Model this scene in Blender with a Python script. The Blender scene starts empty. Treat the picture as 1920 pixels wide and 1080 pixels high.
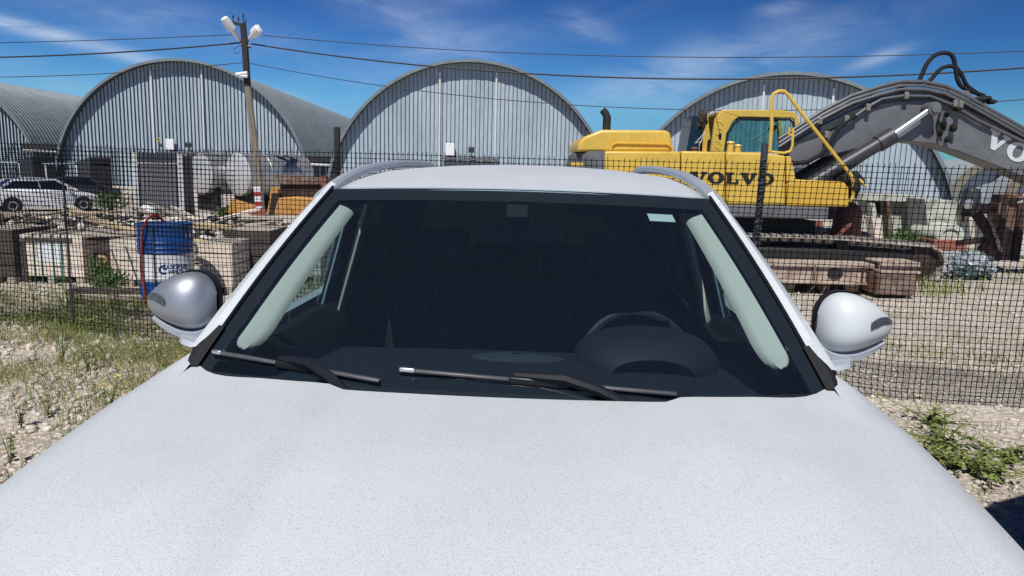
import bpy, bmesh, math, random
import numpy as np
from mathutils import Vector, Matrix, noise
random.seed(7); rng = np.random.default_rng(7)
PI = math.pi; R = math.radians
scene = bpy.context.scene
COL = scene.collection

# ------------------------------------------------------------------ camera
H = 1.58; F = 1387.0
cd = bpy.data.cameras.new('camera'); cam = bpy.data.objects.new('camera', cd); COL.objects.link(cam)
cd.sensor_width = 36; cd.lens = 36 * F / 1920; cd.clip_end = 3000; cd.clip_start = .05
CM = Matrix.Rotation(R(90 - 9.2), 4, 'X') @ Matrix.Rotation(R(1.45), 4, 'Z')
cam.matrix_world = Matrix.Translation((0, 0, H)) @ CM
scene.camera = cam

# ------------------------------------------------------------------ sky and sun
SUN_EL, SUN_AZ = 55, -14      # sun behind the camera, a little to its left
wd = bpy.data.worlds.new('World'); scene.world = wd; wd.use_nodes = True
nt = wd.node_tree; N = nt.nodes; L = nt.links; N.clear()
out = N.new('ShaderNodeOutputWorld'); bg = N.new('ShaderNodeBackground'); bg.inputs[1].default_value = .115
sky = N.new('ShaderNodeTexSky'); sky.sky_type = 'NISHITA'; sky.sun_disc = False
sky.sun_elevation = R(SUN_EL); sky.sun_rotation = R(180 + SUN_AZ); sky.air_density = 1.0; sky.dust_density = .0; sky.ozone_density = 3.5
L.new(bg.outputs[0], out.inputs[0])
def pdir(px, py):
    v = CM.to_3x3() @ Vector(((px - 960) / F, -(py - 540) / F, -1)); return v.normalized()
tc = N.new('ShaderNodeTexCoord')
def vmath(op, a, b=None):
    n = N.new('ShaderNodeVectorMath'); n.operation = op; L.new(a, n.inputs[0])
    if b is not None:
        if hasattr(b, 'links'): L.new(b, n.inputs[1])
        else: n.inputs[1].default_value = b
    return n
def m1(op, a, b, c=None):
    n = N.new('ShaderNodeMath'); n.operation = op
    for i, v in enumerate((a, b, c)):
        if v is None: continue
        if hasattr(v, 'links'): L.new(v, n.inputs[i])
        else: n.inputs[i].default_value = v
    return n.outputs[0]
D = tc.outputs['Generated']
nz = N.new('ShaderNodeTexNoise'); nz.inputs['Scale'].default_value = 9; nz.inputs['Detail'].default_value = 7; nz.inputs['Roughness'].default_value = .6
st = vmath('MULTIPLY', D, (1.0, .6, 3.2)); L.new(st.outputs[0], nz.inputs['Vector'])
nz.inputs['Distortion'].default_value = .6
rag = m1('MULTIPLY_ADD', nz.outputs[0], 2.6, -.75); ragc = N.new('ShaderNodeClamp'); L.new(rag, ragc.inputs[0])
acc = None
for (a, b, w, s, al) in (((-260, -30), (250, 106), .008, .75, .24), ((-100, 110), (330, 215), .02, .16, .3),
                         ((600, -60), (860, 90), .030, .26, .14), ((1120, 190), (1520, 70), .030, .40, .18),
                         ((1610, 122), (1680, 98), .007, .5, .03), ((1440, 20), (1500, 10), .008, .25, .03), ((700, 130), (1000, 60), .03, .15, .2),
                         ((180, 20), (420, 60), .025, .22, .15), ((1080, 40), (1130, 60), .012, .3, .04), ((820, 0), (1000, -60), .02, .2, .12)):
    d1, d2 = pdir(*a), pdir(*b); n_ = d1.cross(d2).normalized(); mid = (d1 + d2).normalized()
    q = vmath('DOT_PRODUCT', D, tuple(n_)).outputs['Value']; q = m1('DIVIDE', q, w)
    q = m1('MULTIPLY', q, q)
    t = vmath('DOT_PRODUCT', D, tuple(n_.cross(mid).normalized())).outputs['Value']; t = m1('DIVIDE', t, al); t = m1('MULTIPLY', t, t)
    e = m1('EXPONENT', m1('MULTIPLY', m1('ADD', q, t), -1.0), 0)
    front = m1('GREATER_THAN', vmath('DOT_PRODUCT', D, tuple(mid)).outputs['Value'], 0)
    e = m1('MULTIPLY', m1('MULTIPLY', e, s * 1.0), front)
    acc = e if acc is None else m1('ADD', acc, e)
cl = m1('MULTIPLY', acc, ragc.outputs[0])
sc0 = vmath('SCALE', sky.outputs[0]); sc0.inputs['Scale'].default_value = .115 * .98; gm0 = N.new('ShaderNodeGamma'); gm0.inputs[1].default_value = 2.1; mn = vmath('MINIMUM', sc0.outputs[0], (.60, .80, .97)); L.new(mn.outputs[0], gm0.inputs[0]); gm = vmath('MULTIPLY', gm0.outputs[0], (.44 / .115, .67 / .115, .84 / .115))
mx = N.new('ShaderNodeMixRGB'); mx.inputs[2].default_value = (6.5, 7.2, 8.0, 1); L.new(gm.outputs[0], mx.inputs[1]); L.new(cl, mx.inputs[0])
L.new(mx.outputs[0], bg.inputs[0])
sd = bpy.data.lights.new('sun', 'SUN'); sd.energy = 4.5; sd.angle = R(.5); sd.color = (1, .955, .89)
sun = bpy.data.objects.new('sun', sd); COL.objects.link(sun)
sdir = Vector((math.sin(R(SUN_AZ)) * math.cos(R(SUN_EL)), -math.cos(R(SUN_AZ)) * math.cos(R(SUN_EL)), math.sin(R(SUN_EL))))
sun.rotation_euler = sdir.to_track_quat('Z', 'Y').to_euler(); sun.location = (-5, -10, 20)
scene.view_settings.view_transform = 'Standard'; scene.view_settings.look = 'None'
scene.view_settings.exposure = 0.0; scene.view_settings.gamma = 1
scene.render.engine = 'CYCLES'
scene.cycles.max_bounces = 8; scene.cycles.transparent_max_bounces = 16
scene.cycles.caustics_reflective = False; scene.cycles.caustics_refractive = False

# ------------------------------------------------------------------ placing helpers (metres; a picture point turned into a world point)
def ray(px, py): return CM.to_3x3() @ Vector(((px - 960) / F, -(py - 540) / F, -1))
def W(px, py, Y):
    d = ray(px, py); return Vector((0, 0, H)) + d * (Y / d.y)
def g0(x, y): return -.031 * min(max(y - 7, 0), 26)
def bump(x, y):
    a = .022 if y < 40 else .05
    return a * noise.noise(Vector((x * .55, y * .55, 3.1))) + .5 * a * noise.noise(Vector((x * 1.9, y * 1.9, 7.7)))
def mound(x, y):
    return .50 * math.exp(-((x + 7.5) / 5.0) ** 2 - ((y - 14.5) / 2.4) ** 2)
def gh(x, y): return g0(x, y) + bump(x, y) + mound(x, y)
def G(px, py):
    z = 0.
    for i in range(40):
        d = ray(px, py); P = Vector((0, 0, H)) + d * ((z - H) / d.z); z = .5 * z + .5 * g0(P.x, P.y)
    return P
def X(px, Y): return W(px, 400, Y).x

# ------------------------------------------------------------------ materials
MATS = {}
def mat(name, col, rough=.6, metal=0., var=.12, scale=6., bump=.0, bscale=40., col2=None, mask=.5, spec=.5, coat=0., stretch=None, speck=None):
    if name in MATS: return MATS[name]
    m = bpy.data.materials.new(name); m.use_nodes = True; t = m.node_tree; n = t.nodes; l = t.links
    b = n['Principled BSDF']; b.inputs['Roughness'].default_value = rough; b.inputs['Metallic'].default_value = metal
    b.inputs['Specular IOR Level'].default_value = spec; b.inputs['Coat Weight'].default_value = coat; b.inputs['Coat Roughness'].default_value = .08
    c = n.new('ShaderNodeTexCoord'); src = c.outputs['Object']
    if stretch:
        mp = n.new('ShaderNodeMapping'); mp.inputs['Scale'].default_value = stretch; l.new(src, mp.inputs[0]); src = mp.outputs[0]
    oi = n.new('ShaderNodeObjectInfo')
    ad = n.new('ShaderNodeVectorMath'); ad.operation = 'ADD'; l.new(src, ad.inputs[0])
    rs = n.new('ShaderNodeMath'); rs.operation = 'MULTIPLY'; rs.inputs[1].default_value = 37; l.new(oi.outputs['Random'], rs.inputs[0]); l.new(rs.outputs[0], ad.inputs[1]); src = ad.outputs[0]
    nz = n.new('ShaderNodeTexNoise'); nz.inputs['Scale'].default_value = scale; nz.inputs['Detail'].default_value = 6; nz.inputs['Roughness'].default_value = .62; l.new(src, nz.inputs['Vector'])
    ramp = n.new('ShaderNodeValToRGB'); l.new(nz.outputs[0], ramp.inputs[0])
    c3 = Vector(col)
    if col2 is None:
        lo = c3 * (1 - var * 1.6); hi = c3 * (1 + var)
        ramp.color_ramp.elements[0].position = .3; ramp.color_ramp.elements[1].position = .7
    else:
        lo = Vector(col2); hi = c3
        ramp.color_ramp.elements[0].position = mask - .06; ramp.color_ramp.elements[1].position = mask + .06
    ramp.color_ramp.elements[0].color = (*lo, 1); ramp.color_ramp.elements[1].color = (*hi, 1)
    cur = ramp.outputs[0]
    if col2 is not None or var > .05:
        n2 = n.new('ShaderNodeTexNoise'); n2.inputs['Scale'].default_value = scale * 9; n2.inputs['Detail'].default_value = 3; l.new(src, n2.inputs['Vector'])
        mr = n.new('ShaderNodeMapRange'); mr.inputs[1].default_value = .3; mr.inputs[2].default_value = .7; mr.inputs[3].default_value = 1 - var; mr.inputs[4].default_value = 1 + var; l.new(n2.outputs[0], mr.inputs[0])
        mm = n.new('ShaderNodeVectorMath'); mm.operation = 'SCALE'; l.new(cur, mm.inputs[0]); l.new(mr.outputs[0], mm.inputs['Scale']); cur = mm.outputs[0]
    if speck:
        sc, thr, scol, amt = speck
        n3 = n.new('ShaderNodeTexNoise'); n3.inputs['Scale'].default_value = sc; n3.inputs['Detail'].default_value = 3; n3.inputs['Roughness'].default_value = .8; l.new(src, n3.inputs['Vector'])
        r3 = n.new('ShaderNodeMapRange'); r3.inputs[1].default_value = thr; r3.inputs[2].default_value = thr + .09; r3.inputs[4].default_value = amt; l.new(n3.outputs[0], r3.inputs[0])
        x3 = n.new('ShaderNodeMixRGB'); x3.inputs[2].default_value = (*scol, 1); l.new(r3.outputs[0], x3.inputs[0]); l.new(cur, x3.inputs[1]); cur = x3.outputs[0]
    l.new(cur, b.inputs['Base Color'])
    if bump:
        n4 = n.new('ShaderNodeTexNoise'); n4.inputs['Scale'].default_value = bscale; n4.inputs['Detail'].default_value = 5; l.new(src, n4.inputs['Vector'])
        bp = n.new('ShaderNodeBump'); bp.inputs['Strength'].default_value = bump; bp.inputs['Distance'].default_value = .01; l.new(n4.outputs[0], bp.inputs['Height']); l.new(bp.outputs[0], b.inputs['Normal'])
    MATS[name] = m; return m
def glass(name, tint, refl=1.0, dust=0.0, ior=1.5):
    if name in MATS: return MATS[name]
    m = bpy.data.materials.new(name); m.use_nodes = True; t = m.node_tree; n = t.nodes; l = t.links; n.clear()
    o = n.new('ShaderNodeOutputMaterial'); tr = n.new('ShaderNodeBsdfTransparent'); tr.inputs[0].default_value = (*tint, 1)
    gl = n.new('ShaderNodeBsdfGlossy'); gl.inputs['Roughness'].default_value = .02; gl.inputs[0].default_value = (refl, refl, refl, 1)
    fr = n.new('ShaderNodeFresnel'); fr.inputs[0].default_value = ior
    mx = n.new('ShaderNodeMixShader'); l.new(fr.outputs[0], mx.inputs[0]); l.new(tr.outputs[0], mx.inputs[1]); l.new(gl.outputs[0], mx.inputs[2])
    cur = mx.outputs[0]
    if dust:
        df = n.new('ShaderNodeBsdfDiffuse'); df.inputs[0].default_value = (.27, .39, .56, 1)  # blue film: real dust plus a painted haze of reflected sky
        c = n.new('ShaderNodeTexCoord'); mp = n.new('ShaderNodeMapping'); mp.inputs['Scale'].default_value = (60, 5, 5); l.new(c.outputs['Object'], mp.inputs[0])
        nz = n.new('ShaderNodeTexNoise'); nz.inputs['Scale'].default_value = 2.2; nz.inputs['Detail'].default_value = 5; nz.inputs['Distortion'].default_value = .8; l.new(mp.outputs[0], nz.inputs['Vector'])
        r = n.new('ShaderNodeMapRange'); r.inputs[1].default_value = .42; r.inputs[2].default_value = .72; r.inputs[3].default_value = dust * .9; r.inputs[4].default_value = dust * 1.2; l.new(nz.outputs[0], r.inputs[0])
        n2 = n.new('ShaderNodeTexNoise'); n2.inputs['Scale'].default_value = 160; n2.inputs['Detail'].default_value = 2; l.new(c.outputs['Object'], n2.inputs['Vector'])
        r2 = n.new('ShaderNodeMapRange'); r2.inputs[1].default_value = .72; r2.inputs[2].default_value = .80; r2.inputs[4].default_value = .07; l.new(n2.outputs[0], r2.inputs[0])
        a = n.new('ShaderNodeMath'); a.operation = 'ADD'; l.new(r.outputs[0], a.inputs[0]); l.new(r2.outputs[0], a.inputs[1])
        m2 = n.new('ShaderNodeMixShader'); l.new(a.outputs[0], m2.inputs[0]); l.new(cur, m2.inputs[1]); l.new(df.outputs[0], m2.inputs[2]); cur = m2.outputs[0]
    l.new(cur, o.inputs[0]); MATS[name] = m; return m

# ------------------------------------------------------------------ mesh builder
class MB:
    def __init__(s): s.v = []; s.f = []
    def add(s, vs, fs):
        o = len(s.v); s.v += [tuple(v) for v in vs]; s.f += [tuple(i + o for i in f) for f in fs]; return s
    def box(s, x0, x1, y0, y1, z0, z1, M=None):
        vs = [Vector((x, y, z)) for x in (x0, x1) for y in (y0, y1) for z in (z0, z1)]
        if M is not None: vs = [M @ v for v in vs]
        return s.add(vs, [(0, 1, 3, 2), (4, 6, 7, 5), (0, 4, 5, 1), (2, 3, 7, 6), (0, 2, 6, 4), (1, 5, 7, 3)])
    def rbox(s, sx, sy, sz, M, j=0.):
        vs = [M @ Vector((x * sx / 2 * (1 + random.uniform(-j, j)), y * sy / 2 * (1 + random.uniform(-j, j)), z * sz / 2 * (1 + random.uniform(-j, j)))) for x in (-1, 1) for y in (-1, 1) for z in (-1, 1)]
        return s.add(vs, [(0, 1, 3, 2), (4, 6, 7, 5), (0, 4, 5, 1), (2, 3, 7, 6), (0, 2, 6, 4), (1, 5, 7, 3)])
    def tube(s, P, r, n=8, cap=True):
        P = [Vector(p) for p in P]; rs = r if isinstance(r, (list, tuple)) else [r] * len(P)
        o = len(s.v); up = None
        for i, p in enumerate(P):
            t = (P[min(i + 1, len(P) - 1)] - P[max(i - 1, 0)]).normalized()
            if up is None: up = Vector((0, 0, 1)) if abs(t.z) < .9 else Vector((0, 1, 0))
            a = t.cross(up).normalized(); b = a.cross(t).normalized(); up = b
            for k in range(n):
                w = 2 * PI * k / n; s.v.append(tuple(p + (a * math.cos(w) + b * math.sin(w)) * rs[i]))
        for i in range(len(P) - 1):
            for k in range(n):
                a0 = o + i * n + k; b0 = o + i * n + (k + 1) % n; s.f.append((a0, b0, b0 + n, a0 + n))
        if cap:
            s.f.append(tuple(o + k for k in reversed(range(n)))); s.f.append(tuple(o + (len(P) - 1) * n + k for k in range(n)))
        return s
    def bar(s, p, q, w, h, up=(0, 0, 1)):
        p = Vector(p); q = Vector(q); t = (q - p).normalized(); up = Vector(up)
        if abs(t.dot(up)) > .97: up = Vector((1, 0, 0))
        a = t.cross(up).normalized(); b = a.cross(t).normalized()
        vs = [c + a * (w / 2 * i) + b * (h / 2 * j) for c in (p, q) for i in (-1, 1) for j in (-1, 1)]
        return s.add(vs, [(0, 1, 3, 2), (4, 6, 7, 5), (0, 4, 5, 1), (2, 3, 7, 6), (0, 2, 6, 4), (1, 5, 7, 3)])
    def prism(s, poly, y0, y1, ax='y'):
        n = len(poly)
        def P(a, b, c): return (a, c, b) if ax == 'y' else ((c, a, b) if ax == 'x' else (a, b, c))
        vs = [P(a, b, y0) for a, b in poly] + [P(a, b, y1) for a, b in poly]
        return s.add(vs, [tuple(range(n)), tuple(range(2 * n - 1, n - 1, -1))] + [(i, (i + 1) % n + 0, (i + 1) % n + n, i + n) for i in range(n)])
    def lathe(s, prof, n=24, c=(0, 0, 0), M=None):
        o = len(s.v); c = Vector(c)
        for r, z in prof:
            for k in range(n):
                w = 2 * PI * k / n; v = c + Vector((r * math.cos(w), r * math.sin(w), z)); s.v.append(tuple(M @ v if M is not None else v))
        for i in range(len(prof) - 1):
            for k in range(n):
                a0 = o + i * n + k; b0 = o + i * n + (k + 1) % n; s.f.append((a0, b0, b0 + n, a0 + n))
        s.f.append(tuple(o + k for k in reversed(range(n)))); s.f.append(tuple(o + (len(prof) - 1) * n + k for k in range(n)))
        return s
    def grid(s, rows, close=False):
        o = len(s.v); m = len(rows[0])
        for r in rows: s.v += [tuple(p) for p in r]
        for i in range(len(rows) - 1):
            for k in range(m - 1 + (1 if close else 0)):
                a = o + i * m + k; b = o + i * m + (k + 1) % m; s.f.append((a, b, b + m, a + m))
        return s
    def blob(s, c, rx, ry, rz, seed=0, amp=.25, n=10, m=7):
        rows = []
        for i in range(m + 1):
            th = PI * i / m; row = []
            for k in range(n):
                ph = 2 * PI * k / n; d = Vector((math.sin(th) * math.cos(ph), math.sin(th) * math.sin(ph), math.cos(th)))
                q = 1 + amp * noise.noise(d * 1.7 + Vector((seed * 3.3, seed, 0))); row.append(Vector(c) + Vector((d.x * rx, d.y * ry, d.z * rz)) * q)
            rows.append(row)
        return s.grid(rows, True)
def mk(name, mb, m, parent=None, smooth=False, bev=0., kind=None, seg=2, solid=0.):
    me = bpy.data.meshes.new(name); me.from_pydata(mb.v, [], mb.f); me.materials.append(m); me.validate()
    bm = bmesh.new(); bm.from_mesh(me); bmesh.ops.recalc_face_normals(bm, faces=bm.faces); bm.to_mesh(me); bm.free()
    if smooth:
        me.shade_smooth(); me.set_sharp_from_angle(angle=R(40))
    o = bpy.data.objects.new(name, me); COL.objects.link(o)
    if parent is not None: o.parent = parent
    if kind: o['kind'] = kind
    if solid:
        s = o.modifiers.new('solid', 'SOLIDIFY'); s.thickness = solid; s.offset = 0
    if bev:
        b = o.modifiers.new('bevel', 'BEVEL'); b.width = bev; b.segments = seg; b.limit_method = 'ANGLE'; b.angle_limit = R(35); b.harden_normals = False
        if not smooth: me.shade_smooth(); me.set_sharp_from_angle(angle=R(30))
    return o
def thing(name, label, cat, loc=(0, 0, 0), rz=0., group=None):
    o = bpy.data.objects.new(name, None); COL.objects.link(o); o.location = loc; o.rotation_euler = (0, 0, rz); o.empty_display_size = .1
    o['label'] = label; o['category'] = cat
    if group: o['group'] = group
    return o
def tag(o, label, cat, group=None):
    o['label'] = label; o['category'] = cat
    if group: o['group'] = group
    return o
def inst(src, parent=None, M=None):
    o = src.copy(); COL.objects.link(o); o.parent = parent
    if M is not None: o.matrix_local = M
    return o
def dup(root, loc, rz, label=None, group=None):
    r = inst(root); r.location = loc; r.rotation_euler = (0, 0, rz)
    if label: r['label'] = label
    if group: r['group'] = group
    for c in list(root.children):
        cc = inst(c, r)
        for d in list(c.children): inst(d, cc)
    return r
def text_mb(txt, size, ext=.002):
    cu = bpy.data.curves.new('t', 'FONT'); cu.body = txt; cu.size = size; cu.extrude = ext; cu.align_x = 'CENTER'; cu.offset = size * .012
    o = bpy.data.objects.new('t', cu); COL.objects.link(o); dg = bpy.context.evaluated_depsgraph_get()
    me = bpy.data.meshes.new_from_object(o.evaluated_get(dg)); mb = MB(); mb.add([v.co.copy() for v in me.vertices], [tuple(p.vertices) for p in me.polygons])
    bpy.data.objects.remove(o); bpy.data.meshes.remove(me); return mb
V_ = [(0, 1), (.62, 1), (.62, .86), (.52, .86), (.74, .36), (.94, .86), (.82, .86), (.82, 1), (1.3, 1), (1.3, .86), (1.19, .86), (.80, 0), (.54, 0), (.13, .86), (0, .86)]
L_ = [(0, 1), (.66, 1), (.66, .86), (.5, .86), (.5, .14), (.82, .14), (.90, .40), (1.04, .40), (1.04, 0), (0, 0), (0, .14), (.14, .14), (.14, .86), (0, .86)]
def word_volvo(h, sx, M, m, parent, y0=-.006, y1=.0):
    x = 0
    for ch in 'VOLVO':
        mb = MB()
        if ch == 'O':
            n = 28; ow, oh, iw, ih = .62, .53, .27, .36
            rows = []
            for k in range(n + 1):
                w = 2 * PI * k / n; c, s_ = math.cos(w), math.sin(w)
                rows.append([(x + .62 + ow * c, y1, .5 + oh * s_), (x + .62 + ow * c, y0, .5 + oh * s_), (x + .62 + iw * c, y0, .5 + ih * s_), (x + .62 + iw * c, y1, .5 + ih * s_)])
            mb.grid(rows, False); wd_ = 1.24
        else:
            pl = V_ if ch == 'V' else L_; mb.prism([(x + a, b) for a, b in pl], y0, y1); wd_ = 1.3 if ch == 'V' else 1.04
        x += wd_ + .07
        mb.v = [tuple(M @ Vector((a * h * sx, b, c * h))) for a, b, c in mb.v]
        mk('letter', mb, m, parent)

# ------------------------------------------------------------------ palette
white_car = mat('dusty_white_paint', (.59, .63, .66), .5, 0, var=.05, scale=2.2, spec=.35, coat=.0, speck=(330, .53, (.32, .35, .39), .65), bump=.10, bscale=160)
mirror_shaded = mat('pearl_white_shaded', (.36, .39, .43), .5, .7, var=.04, scale=5)  # left mirror: the white pearl darkened, its shade put into the colour
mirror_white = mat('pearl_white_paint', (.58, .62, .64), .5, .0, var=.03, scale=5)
rail_m = mat('satin_grey_rail', (.42, .46, .51), .45, .2, var=.05)
blackp = mat('black_plastic', (.012, .014, .018), .38, 0, var=.15, spec=.4)
blackm = mat('matt_black_trim', (.005, .006, .008), .8, 0, var=.2)
dash_m = mat('dash_plastic', (.012, .017, .022), .6, 0, var=.1)
trim_m = mat('pale_pillar_trim', (.68, .66, .54), .85, 0, var=.02)
rubber = mat('tyre_rubber', (.02, .02, .022), .85)
chrome = mat('polished_steel', (.72, .76, .80), .32, 1, var=.03)
yellow = mat('excavator_yellow', (.68, .46, .075), .42, 0, var=.07, scale=2.2, coat=.1, bump=.1, bscale=30, speck=(14, .62, (.33, .22, .09), .4))
yellow2 = mat('excavator_orange_yellow', (.68, .42, .055), .45, 0, var=.07, scale=2.2, speck=(14, .64, (.28, .18, .06), .4))
greyp = mat('excavator_grey', (.155, .162, .172), .5, .1, var=.14, scale=3, bump=.15, bscale=25, speck=(9, .62, (.16, .14, .12), .4))
dgrey = mat('dark_machine_grey', (.045, .05, .057), .45, .1, var=.15)
soot = mat('greasy_black_metal', (.02, .02, .02), .7, .1, var=.3)
letter_k = mat('black_lettering', (.015, .015, .016), .5, var=.05)
letter_w = mat('white_lettering', (.62, .64, .66), .5, var=.05)
galv = mat('galvanised_sheet', (.40, .49, .56), .6, .0, var=.09, scale=.5, bump=.05, bscale=8, stretch=(1, 1, .25))
galv_roof = mat('dark_arch_sheet', (.17, .205, .225), .6, .25, var=.12, scale=.6)  # arch sheet, darker than the gable sheet
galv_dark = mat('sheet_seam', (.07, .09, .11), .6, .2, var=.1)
pale_strip = mat('pale_joint_strip', (.60, .62, .63), .6, 0, var=.1)
darkroof = mat('dark_tar_roof', (.02, .02, .025), .8, var=.3)
netm = mat('black_plastic_net', (.004, .005, .008), .7, 0, var=.05, spec=.08)
wood_old = mat('weathered_wood', (.44, .39, .33), .85, 0, var=.28, scale=5, bump=.5, bscale=40, stretch=(1.2, 12, 12))
wood_dk = mat('dark_wood', (.085, .07, .06), .85, 0, var=.35, scale=6, bump=.5, bscale=40, stretch=(1.2, 12, 12))  # darker wood for crates, boards and debris
wood_new = mat('raw_pine_board', (.60, .46, .28), .8, 0, var=.2, scale=5, bump=.4, bscale=40, stretch=(1.2, 12, 12))
rust = mat('rusty_steel', (.17, .10, .07), .8, .2, var=.3, scale=4, bump=.4, bscale=30, col2=(.25, .20, .165), mask=.46)
rust_red = mat('red_rust', (.30, .11, .07), .8, .1, var=.25, scale=4, bump=.3, col2=(.16, .09, .07), mask=.42)
rust_dk = mat('dark_rust', (.055, .035, .028), .8, .2, var=.35, scale=4, bump=.3)
dustbeam = mat('dusty_rusty_beam', (.46, .38, .31), .85, .0, var=.2, scale=3, bump=.4, bscale=30, col2=(.30, .22, .175), mask=.46)
concrete = mat('green_grey_concrete', (.50, .53, .46), .9, 0, var=.16, scale=2.5, bump=.4, bscale=20, col2=(.27, .27, .22), mask=.40)
blockm = mat('beige_block', (.74, .65, .55), .9, 0, var=.2, scale=5, bump=.5, bscale=25, col2=(.60, .51, .42), mask=.42)
strap = mat('green_strap', (.02, .13, .085), .5)
paper = mat('white_paper', (.72, .75, .80), .8, var=.04)
blue = mat('drum_blue', (.008, .06, .235), .4, 0, var=.15, scale=5, coat=.2, speck=(25, .66, (.2, .2, .2), .4))
drumw = mat('drum_white', (.66, .68, .70), .5, 0, var=.08, scale=5, speck=(18, .66, (.35, .3, .25), .4))
logo_b = mat('logo_navy', (.01, .05, .2), .5)
redhose = mat('red_hose', (.32, .045, .03), .5)
stone_m = mat('limestone', (.62, .57, .50), .92, 0, var=.30, scale=18, bump=.3, bscale=60)
rubble_m = mat('pale_rubble', (.60, .56, .51), .92, 0, var=.35, scale=1.3, bump=.4, bscale=30)
orange = mat('loader_orange', (.55, .27, .07), .6, 0, var=.15, scale=4, col2=(.25, .12, .06), mask=.36)
tank_m = mat('brushed_tank_steel', (.50, .50, .49), .38, .6, var=.14, scale=2)
tank_end = mat('tank_end_plate', (.58, .59, .60), .45, .3, var=.08)
cabw = mat('cabinet_frame', (.55, .55, .53), .6, var=.08)
cabg = mat('cabinet_panel', (.13, .13, .15), .6, var=.08)
cabd = mat('cabinet_side', (.045, .05, .065), .6, var=.08)
concpole = mat('concrete_pole', (.27, .23, .18), .9, var=.2, scale=3, bump=.3, stretch=(1, 1, .2))
tarpole = mat('tarred_timber', (.03, .028, .028), .8, var=.3)
whitep = mat('white_enamel', (.78, .79, .80), .4, var=.04)
redp = mat('red_band', (.40, .05, .04), .6, var=.1)
cable = mat('black_cable', (.01, .012, .02), .6)
tarp_w = mat('grey_white_sheeting', (.36, .39, .42), .4, 0, var=.2, scale=5)
tarp_g = mat('dark_green_sheeting', (.06, .10, .095), .45, 0, var=.25, scale=5)
leaf = mat('leaf_green', (.22, .26, .07), .6, 0, var=.35, scale=3)
leaf_d = mat('leaf_dark', (.07, .135, .035), .6, 0, var=.3, scale=3)
leaf_y = mat('leaf_dry', (.36, .31, .12), .7, 0, var=.3, scale=3)
petal = mat('white_petal', (.75, .75, .68), .6, var=.03)
petal_y = mat('yellow_petal', (.75, .55, .03), .6, var=.03)
cont_b = mat('container_blue', (.02, .05, .25), .5, var=.15)
brownm = mat('brown_panel', (.13, .075, .05), .7, var=.15)
tanm = mat('tan_band', (.22, .19, .15), .8, var=.12)
shed_g = mat('pale_shed_sheet', (.34, .39, .42), .6, .1, var=.06)
sedan_w = mat('sedan_white', (.80, .82, .85), .3, 0, var=.02, coat=.5)
sedan_k = mat('sedan_dark', (.05, .05, .06), .3, .2, var=.02, coat=.5)
tintg = mat('dark_window', (.010, .012, .016), .08, 0, var=.02, spec=.8)
redlamp = mat('tail_lamp_red', (.22, .01, .01), .25)
ws_glass = glass('windscreen_glass', (.66, .77, .83), 1.0, dust=.020)
side_glass = glass('side_glass', (.58, .70, .68), .8)
cab_glass = glass('cab_glass', (.60, .77, .78), .5)
seatm = mat('seat_cloth', (.016, .019, .024), .9)
liner = mat('roof_lining', (.03, .032, .036), .95)

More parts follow.
